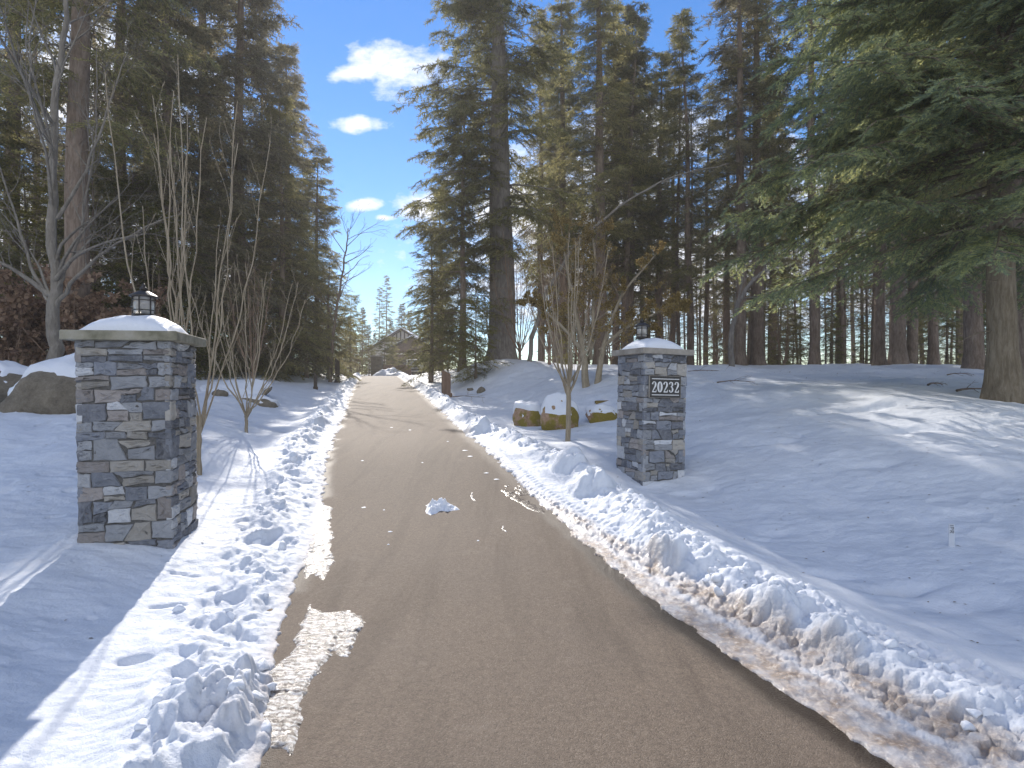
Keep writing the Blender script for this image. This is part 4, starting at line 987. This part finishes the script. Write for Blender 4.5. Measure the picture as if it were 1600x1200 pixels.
for (a, b_, lb) in zones:
    n = int((b_ - a) / 9.5)
    for i in range(n):
        px = a + (b_ - a) * (i + rs.rand()) / n; Y = rs.uniform(33, 62); k = ['slim1', 'slim2', 'slim1', 'slim2', 'tall3'][rs.randint(5)]
        place(k, px, Y, rs.uniform(.8, 1.15), rs.rand() * 6, lb.replace('slender stem', ORD[i] + ' from left: slender stem'), group='slender stems of the right-hand grove', tilt=rs.normal(0, .015))
for i, (px, Y, s) in enumerate(((900, 34, .9), (1010, 36, .7), (1215, 33, .8), (1120, 40, .55), (1300, 32, .5), (1350, 36, .5), (1480, 30, .7), (1550, 33, .9), (1240, 40, 1.0), (1430, 36, .7))):
    place('small1' if s < .85 else 'small2', px, Y, s, None, ['low undergrowth conifer behind the young tree', 'low conifer straight behind the right lantern', 'low conifer left of the dark trunk under the spruce boughs', 'low conifer right of the number-plate pillar', 'small conifer just right of the dark trunk under the boughs', 'low conifer left of the pale thick trunk', 'small conifer left of the pale trunk beside the spruce', 'low conifer right behind the near spruce trunk', 'rounded low conifer at the back right of the pale and dark pair', 'small conifer right of the pale thick trunk under the boughs'][i], group='undergrowth conifers of the right grove')
place('tall1', 1425, 35, .80, 1, 'broad fir filling the gap behind the near spruce crown', group=GR)
place('full1', 1640, 20, .75, 3, 'broad fir behind the near spruce at the right frame edge', group=GR, dz=3.2)
# ---- far conifers
for (px, Y, k, s, lb) in ((604, 105, 'tall3', .78, 'taller of the twin narrow spires on the far skyline'), (592, 108, 'tall3', .72, 'shorter of the twin narrow spires on the far skyline'),
                          (566, 95, 'full1', .5, 'pointed dark conifer left of the twin spires'), (628, 100, 'full1', .56, 'dark conifer right of the twin spires above the roof'),
                          (546, 90, 'full1', .42, 'far conifer above the dark square post')):
    place(k, px, Y, s, None, lb, group=GF)
ORD_F = 'fourth fifth sixth seventh eighth ninth tenth third second eleventh first'.split()
for i, (px, Y, s) in enumerate(((540, 100, .55), (553, 104, .6), (576, 92, .55), (586, 98, .5), (612, 96, .62), (640, 92, .7), (655, 98, .7), (530, 80, .55), (515, 75, .6), (670, 85, .7), (500, 70, .6))):
    place('full1', px, Y, s * .66, None, ORD_F[i] + ' dark conifer from left in the far row behind the house', group=GF)

# ---- bare trees and shrubs
# grey bare tree on the left
Yb = 14.0; xb = at(84, Yb)
T0 = [((0, 0, -.3), (.02, 0, 1.2), (.0, 0, 2.6), (-.15, .1, 5), (.05, 0, 7.5), (.25, .1, 9.6), (.45, 0, 12)), ]
tr = [(T0[0], .20, .035),
      (((.05, 0, 2.2), (.7, -.2, 3.0), (1.5, -.3, 3.6), (2.6, -.2, 4.3), (3.4, -.2, 4.6)), .06, .008), (((-.05, 0, 2.3), (-.5, -.1, 3.2), (-.9, 0, 4.4), (-1.5, .1, 5.8), (-1.6, 0, 7)), .055, .008),
      (((.05, 0, 2.7), (.55, .1, 3.8), (.75, .1, 5.2), (.95, .2, 7), (.9, .3, 9)), .05, .008), (((0, 0, 2.5), (-.8, -.3, 3.2), (-1.8, -.5, 3.7), (-2.6, -.6, 4.4)), .07, .01),
      (((0, 0, 2.9), (.9, -.4, 3.5), (1.9, -.6, 3.8), (2.9, -.8, 3.9)), .06, .01), (((0, 0, 6.2), (-.6, 0, 7.4), (-.8, .2, 9), (-.7, .3, 10.5)), .05, .01), (((.1, 0, 4.5), (1.0, -.2, 5.6), (1.6, -.3, 7.2), (2.0, -.2, 8.6)), .05, .01)]
g = bare('bare_tree', 51, tr, TWIGG, 3, (13, 7, 4), (.75, .7, .6), (.36, .42, .45), .18, 0, .12, .004)
g.location = (xb, Yb, gz(xb, Yb)); tag(g, 'grey leafless tree with spreading branches behind the left boulders', 'tree')
def shoots(n, H, spread, seed, r=.03, fork=.35, stem=.9, sr=.05, x_bias=0):
    rs = np.random.RandomState(seed); out_ = [(((0, 0, -.3), (0, 0, stem * .5), (0, 0, stem)), sr, sr * .85)]
    for k in range(n):
        a = k * 2.4 + rs.rand(); q = spread * rs.uniform(.25, 1); h = H * rs.uniform(.62, 1.0) ; st = stem * rs.uniform(.55, 1); dx, dy = math.cos(a) * q + x_bias, math.sin(a) * q
        out_.append((((0, 0, st), (dx * .35, dy * .35, st + (h - st) * .22), (dx * .72, dy * .72, st + (h - st) * .55), (dx, dy, h)), r * rs.uniform(.7, 1), .006))
    return out_
g = bare('bare_shrub', 61, shoots(9, 6.0, 1.35, 61, .019, stem=.75, sr=.04), TWIG, 2, (6, 3), (.42, .5), (.26, .3), .5, 0, .05, .004)
x = at(311, 8.2); g.location = (x, 8.2, gz(x, 8.2)); tag(g, 'tall leafless shrub with upright pale shoots just right of the left pillar', 'shrub')
g = bare('bare_shrub', 62, shoots(6, 5.6, .95, 62, .022, stem=.6, sr=.04), TWIG, 2, (5, 3), (.38, .5), (.24, .3), .5, 0, .05, .004)
x = at(262, 8.6); g.location = (x, 8.6, gz(x, 8.6)); tag(g, 'tall leafless shrub with upright shoots rising behind the left lantern', 'shrub')
g = bare('bare_shrub', 64, shoots(10, 3.8, 1.5, 64, .02, stem=.4, sr=.035), TWIG, 2, (6, 4), (.5, .5), (.3, .35), .4, 0, .08, .003)
x = at(385, 11.5); g.location = (x, 11.5, gz(x, 11.5)); tag(g, 'thin spreading leafless shrub between the tall shoots and the drive', 'shrub')
g = bare('young_tree', 63, shoots(15, 4.4, .95, 63, .024, stem=1.15, sr=.058), TWIG, 2, (5, 4), (.5, .6), (.24, .35), .45, 0, .06, .003)
x = at(888, 11.5); g.location = (x, 11.5, gz(x, 11.5)); tag(g, 'young leafless tree with many tan shoots in front of the mossy boulders', 'tree')
# reddish-brown thicket around the foot of the giant fir
reg('thick1', bare('thicket_shrub', 71, shoots(14, 6.5, 2.0, 71, .03, stem=.5, sr=.08), TWIGB, 3, (9, 6, 3), (.55, .6, .6), (.36, .4, .4), .15, .25, .14, .005))
reg('thick2', bare('thicket_shrub', 72, shoots(10, 8.5, 1.6, 72, .035, stem=.8, sr=.09), TWIGB, 3, (9, 6, 3), (.5, .6, .6), (.30, .4, .4), .25, .1, .12, .005))
for (px, Y, k, s, lb) in ((812, 27.5, 'thick1', 1.0, 'brown leafless thicket pressed against the right side of the giant fir'), (858, 26, 'thick2', .95, 'tall brown leafless thicket behind the mossy boulders'),
                          (768, 33, 'thick2', 1.1, 'brown leafless thicket behind the giant fir trunk'), (905, 28, 'thick1', 1.1, 'brown leafless thicket behind the top of the young tree'),
                          (955, 30, 'thick1', .9, 'brown leafless thicket left of the right lantern'), (1040, 31, 'thick2', .7, 'brown leafless thicket behind the right lantern'),
                          (440, 31, 'thick1', .9, 'brown leafless thicket left of the drive under the dense firs'), (1120, 30, 'thick1', .75, 'brown leafless thicket right of the number-plate pillar'),
                          (700, 34, 'thick1', .6, 'brown leafless thicket left of the giant fir'), (1225, 29, 'thick1', .6, 'brown leafless thicket left of the dark trunk under the spruce boughs'),
                          (560, 50, 'thick1', .7, 'brown leafless thicket beside the far end of the drive'), (395, 20, 'thick2', .6, 'brown leafless thicket between buried boulder and left wood')):
    place(k, px, Y, s, None, lb, 'shrub', 'leafless brown thickets')
# mossy shrub with two red-brown stems
tr = [(((0, 0, -.3), (-.1, 0, .8), (-.3, 0, 2), (-.6, .1, 3.6), (-.9, 0, 5.2)), .15, .02), (((.30, 0, -.3), (.42, 0, .8), (.7, 0, 2), (1.3, .1, 3.3), (2.3, 0, 4.4)), .13, .02),
      (((.1, .1, .9), (.2, .1, 2.2), (.3, .3, 4.2), (.2, .3, 5.6)), .09, .02), (((-.1, 0, 1.1), (-.8, -.3, 1.9), (-1.5, -.4, 2.5), (-2.1, -.4, 2.8)), .07, .02), (((.4, 0, 1.2), (1.3, -.2, 2.0), (2.2, -.3, 2.4), (3.0, -.4, 2.8)), .07, .02)]
g = bare('mossy_tree', 81, tr, TWIG, 3, (15, 9, 6), (.8, .7, .6), (.34, .42, .42), .05, .1, .18, .005, MOSS, 34000, .052, 'moss_tufts')
x = at(918, 18.5); g.location = (x, 18.5, gz(x, 18.5) - .1); tag(g, 'twin-stemmed tree hung with golden moss behind the low boulder and right pillar', 'tree')
# thin bare tree leaning over the far drive, and the pale one above the left crest
g = bare('bare_tree', 91, [(((0, 0, -.3), (.1, 0, 2.5), (.5, 0, 5), (.9, 0, 7.4), (1.0, 0, 8.4)), .11, .02)], BARK, 3, (14, 6, 4), (.9, .6, .6), (.42, .42, .4), .12, 0, .12, .006)
x = at(516, 30); g.location = (x, 30, gz(x, 30)); tag(g, 'thin leafless tree with fine branches against the sky left of the drive', 'tree')
g = bare('arching_tree', 92, [(((0, 0, -.3), (.5, 0, 2.5), (2.0, 0, 5.3), (4.2, .1, 7.4), (7.0, .1, 8.9), (9.6, .1, 9.4)), .12, .02)], TWIGG, 2, (12, 5), (.6, .6), (.16, .35), .25, 0, .1, .005)
x = at(825, 26); g.location = (x, 26, gz(x, 26)); tag(g, 'pale leafless tree arching far to the right above the thicket', 'tree')
g = bare('leaning_tree', 93, [(((0, 0, -.2), (-.05, 0, 1.6), (.3, 0, 3.0), (1.0, 0, 4.1), (1.8, 0, 4.6)), .14, .06), (((.3, 0, 3.0), (.5, 0, 4.2), (.9, 0, 5.6)), .05, .02)], BARKG, 2, (7, 5), (.7, .6), (.4, .35), .1, 0, .14, .005)
x = at(1143, 25); g.location = (x, 25, gz(x, 25)); tag(g, 'curved leaning pale trunk right of the number-plate pillar', 'tree')
# rust-leaved shrubs at the left
reg('rust', bare('brown_leaved_shrub', 95, shoots(12, 2.9, 1.5, 95, .022, stem=.3, sr=.05), TWIGB, 3, (8, 6, 4), (.7, .7, .6), (.4, .45, .4), .05, .05, .15, .004, RUST, 3800, .13))
for (px, Y, s, lb) in ((20, 16.5, 1.1, 'rust-leaved shrub at the left frame edge behind the boulders'), (115, 17.2, 1.2, 'rust-leaved shrub behind the foot of the grey bare tree'), (62, 18, 1.2, 'rust-leaved shrub left behind the grey bare tree'), (205, 19, 1.1, 'rust-leaved shrub half hidden by the left pillar cap')):
    place('rust', px, Y, s, None, lb, 'shrub', 'rust-leaved shrubs')

# twigs and a fallen bough lying on the snow
def lying(px, Y, L_, seed, label, m_=BARK, rz=0, r=.02, sp_=.6):
    rs = np.random.RandomState(seed); x0 = at(px, Y); pts = [(0, 0, .02), (L_ * .3, .05, .07), (L_ * .65, -.04, .06), (L_, .05, .03)]
    g = bare('fallen_branch', seed, [(pts, r, r * .3)], m_, 2, (6, 4), (sp_, .6), (.4, .4), 0, .05, .1, .003)
    g.location = (x0, Y, gz(x0, Y) + .02); g.rotation_euler = (0, 0, rz); return tag(g, label, 'branch', 'fallen branches on the snow')
lying(1120, 15.5, 1.0, 101, 'small dark twig lying alone on the shaded lawn right of the pillar', rz=-.6)
lying(1075, 19.5, 1.6, 102, 'long thin branch on the snow crest beside the right pillar', rz=.1)
lying(1495, 12.4, 1.1, 103, 'dark broken branch on the snow left of the near spruce trunk', rz=.1, r=.03)
lying(1450, 14.0, .5, 104, 'short bit of bark on the snow left of the broken branch', rz=.2, r=.03)
lying(1480, 17.0, .8, 105, 'green twig on the upper snow behind the broken branch', rz=-.1)
lying(930, 15.5, 2.6, 106, 'mossy fallen log behind the number-plate pillar', MOSS, .05, .07)
lying(708, 21.5, 2.4, 107, 'thin curved branch on the snow right of the brown post', rz=-1.0)
# needle litter
rs = np.random.RandomState(9); n = 1700; xs = rs.uniform(.5, 16, n); ys = rs.uniform(3.2, 22, n); xs[:140] = rs.uniform(-9, -2.4, 140)
ok = (xs > xr(ys) + 1.6) | (xs < xl(ys) - .8); xs, ys = xs[ok], ys[ok]; zs = snow(xs, ys)[0] + .004; n = len(xs)
l = rs.uniform(.012, .035, n) * (1 + ys * .06); D = unit(np.stack([rs.normal(size=n), rs.normal(size=n), np.zeros(n) + .05], -1))
o = link('needle_litter', blades('needle_litter', np.stack([xs, ys, zs], -1), D, np.tile([0, 0, 1.], (n, 1)), l, l * .5, T_LEAF), BARK); tag(o, 'tiny dark needles and bark bits dropped on the snow', 'litter', kind='stuff')

# ------------------------------------------------------------------ house, car, gate pier, snow heap at the end of the drive
HY = 80.0
def house():
    s = HY / F; X0 = at(628, HY); zb = CAMZ + (600 - 588) * s
    t = empty('house', (X0, HY, zb), 0, 'distant cream and timber gabled house with snowy roof edges', 'house')
    Z = lambda py: CAMZ + (600 - py) * s - zb; X = lambda px: (px - 628) * s
    ap = Z(513)
    b = MB(); b.prism([(X(575), -1), (X(681), -1), (X(681), Z(545)), (X(628), ap - .25), (X(590), Z(532) - .25), (X(575), Z(545))], 0, 9); b.build('wall', STUC, t)
    r = MB()
    for sgn in (-1, 1):
        e = 628 + sgn * 58; pts = [(0, ap), (X(e), Z(549)), (X(e), Z(549) - .28), (0, ap - .34)]
        r.prism([(a, z) for a, z in pts], -.7, 9.4)
    rf = r.build('roof', DARKW, t)
    r = MB()
    for sgn in (-1, 1):
        e = 628 + sgn * 57; r.prism([(0, ap + .12), (X(e), Z(549) + .12), (X(e), Z(549) + .005), (0, ap + .005)], -.68, 9.3)
    r.build('roof_snow', SNOWC, rf)
    tb = MB(); tb.box(X(590), X(667), -.10, 0, Z(534), Z(531))
    for px in range(596, 662, 6):
        h_ = ap - .3 - abs(X(px)) * (ap - Z(549)) / abs(X(686)); tb.box(X(px) - .07, X(px) + .07, -.08, 0, Z(531), h_)
    tb.box(X(612) - .08, X(612) + .08, -.08, 0, Z(560), Z(534)); tb.box(X(645) - .08, X(645) + .08, -.08, 0, Z(560), Z(534)); tb.build('timber_framing', DARKW, t)
    # lower front gable with garage
    b = MB(); b.prism([(X(612), -1), (X(690), -1), (X(690), Z(549)), (X(651), Z(531)), (X(612), Z(549))], -3.5, -.12); b.build('garage_wall', BRICK, t)
    r = MB()
    for sgn in (-1, 1): r.prism([(X(651), Z(529)), (X(651 + sgn * 43), Z(550.5)), (X(651 + sgn * 43), Z(552.5)), (X(651), Z(532))], -4.2, -.15)
    r2 = r.build('garage_roof', DARKW, t)
    r = MB()
    for sgn in (-1, 1): r.prism([(X(651), Z(529) + .13), (X(651 + sgn * 43), Z(550.5) + .13), (X(651 + sgn * 43), Z(550.5) + .005), (X(651), Z(529) + .005)], -4.15, -.2)
    r.build('garage_roof_snow', SNOWC, r2)
    d = MB(); d.box(X(630), X(672), -3.58, -3.5, -.5, Z(563)); d.build('garage_door', DARKW, t)
    w_ = MB(); w_.box(X(622), X(634), -.06, -.003, Z(545), Z(539)); f = w_.build('window', DARKW, t)
    w_ = MB(); w_.box(X(623), X(633), -.075, -.06, Z(544.3), Z(539.7)); w_.build('pane', GLASSD, f)
    tr_ = MB(); tr_.box(X(612), X(690), -3.6, -3.5, Z(556), Z(554)); tr_.build('fascia', STUC, t)
house()
def suv():
    Yc = 62; x = at(646, Yc); zb = CAMZ + (600 - 585) / F * Yc
    t = empty('parked_car', (x, Yc, zb), R(14), 'silver off-road car parked before the distant garage', 'car')
    b = MB()   # body, long axis y, front toward camera (-y)
    b.prism([(-.92, .35), (.92, .35), (.95, .75), (.92, 1.0), (-.92, 1.0), (-.95, .75)], -2.2, 2.2); bd = b.build('body', PAINTW, t, .08)
    c = MB(); yv = [(-1.0, 1.0), (-.55, 1.62), (-.35, 1.70), (1.85, 1.70), (2.05, 1.6), (2.15, 1.0)]
    v = [(-.82 + (.10 if z > 1.1 else 0), y, z) for y, z in yv] + [(.82 - (.10 if z > 1.1 else 0), y, z) for y, z in yv]; n = 6
    c.add(v, [tuple(range(n)), tuple(range(2 * n - 1, n - 1, -1))] + [(i, i + n, (i + 1) % n + n, (i + 1) % n) for i in range(n)]); cb_ = c.build('cabin', PAINTW, t, .04)
    g_ = MB(); g_.add([(-.72, -.96, 1.06), (.72, -.96, 1.06), (.66, -.62, 1.58), (-.66, -.62, 1.58)], [(0, 1, 2, 3)]); o = g_.build('windscreen', GLASSD, t); o.location.y = -.03
    for sgn in (-1, 1):
        g_ = MB(); g_.add([(sgn * .83, -.75, 1.08), (sgn * .83, 1.9, 1.08), (sgn * .735, 1.75, 1.56), (sgn * .735, -.45, 1.56)], [(0, 1, 2, 3)]); o = g_.build('side_window', GLASSD, t); o.location.x = sgn * .012
        h_ = MB(); h_.box(sgn * .72 - .14, sgn * .72 + .14, -2.24, -2.19, .72, .88); h_.build('headlight', GLASS, t, .01)
        m_ = MB(); m_.box(min(sgn * .95, sgn * 1.12), max(sgn * .95, sgn * 1.12), -.85, -.72, 1.05, 1.22); m_.build('mirror', BLACK, t, .02)
        for yw in (-1.45, 1.4):
            w_ = MB(); w_.lathe([(.22, -.12), (.36, -.12), (.39, -.06), (.39, .06), (.36, .12), (.22, .12)], 22); o = w_.build('wheel', TYRE, t); o.rotation_euler = (0, R(90), 0); o.location = (sgn * .84, yw, .39)
            w_ = MB(); w_.lathe([(.21, -.10), (.23, -.10), (.23, .125), (.05, .128)], 18); o2 = w_.build('rim', CHROME, o)
    g_ = MB(); g_.box(-.52, .52, -2.235, -2.19, .70, .88); g_.build('grille', BLACK, t)
    g_ = MB(); g_.box(-.93, .93, -2.32, -2.18, .40, .60); g_.build('bumper', BLACK, t, .03)
suv()
def pier():
    Yc = 52; x = at(589, Yc); t = empty('gate_pier', (x, Yc, gz(x, Yc)), .1, 'distant stone pier at the left end of the drive before the house', 'pillar')
    rs = np.random.RandomState(2); b = MB()
    z = -.2
    while z < 1.75:
        h = rs.uniform(.16, .26)
        for (x0, x1) in ((-.5, -.5 + rs.uniform(.3, .5)),): b.box(x0, x1 - .01, -.5, .5, z, z + h - .015); b.box(x1, .5, -.49, .49, z, z + h - .012)
        z += h
    o = b.build('stonework', B_GREY, t, .02); c = MB(); c.box(-.58, .58, -.58, .58, z, z + .12); c.build('capstone', CONCR, t, .01)
    w_ = MB(); w_.box(.55, 3.2, -.15, .15, -.2, 1.1); w_.build('low_wall', BRICK, t, .02)
pier()
def heap():
    n = 60; g_ = np.linspace(-1, 1, n); X, Y = np.meshgrid(g_, g_); Z = np.clip(1 - X ** 2 - Y ** 2, 0, 1) ** .8 * (.55 + .3 * fbm(X * 2 + 3, Y * 2, 3)) * 1.25 + .04 * fbm(X * 7, Y * 7, 3)
    x = at(610, 49); me = npmesh('snow_heap', np.stack([X * 1.7, Y * 1.4, Z - .08], -1).reshape(-1, 3), (lambda i: np.stack([i, i + 1, i + 1 + n, i + n], -1).reshape(-1, 4))(np.arange(n - 1)[:, None] * n + np.arange(n - 1)[None]))
    o = link('snow_heap', me, SNOWC, None, True); o.location = (x, 49, gz(x, 49)); tag(o, 'heap of ploughed snow at the far end of the drive', 'snow heap')
heap()
place('small2', 600, 57, .95, 1, 'rounded evergreen shrub in front of the house gable', 'shrub', 'garden evergreens by the house')
place('small1', 613, 60, .62, 2, 'pointed evergreen beside the garage', 'shrub', 'garden evergreens by the house')
place('small2', 577, 55, .7, 4, 'low evergreen left of the distant stone pier', 'shrub', 'garden evergreens by the house')
for k, p in PR.items():
    if not p[1]: print('UNUSED', k)

# ------------------------------------------------------------------ thin distance mist, added also to lift forest darks and imitate lens glare
b = MB(); b.box(-260, 260, -40, 240, -1.5, 46)
hz, t, bs_, o_ = mat('glare_haze'); t.nodes.remove(bs_)
pv = N(t, 'ShaderNodeVolumePrincipled'); pv.inputs['Color'].default_value = (1.0, .97, .93, 1); pv.inputs['Density'].default_value = .0014; pv.inputs['Anisotropy'].default_value = .25
L(t, pv.outputs[0], o_.inputs['Volume'])
o = b.build('glare_haze', hz); tag(o, 'thin veil added over the trees, distance mist and imitated lens glare', 'glare_haze', kind='stuff')
sc.cycles.volume_bounces = 0
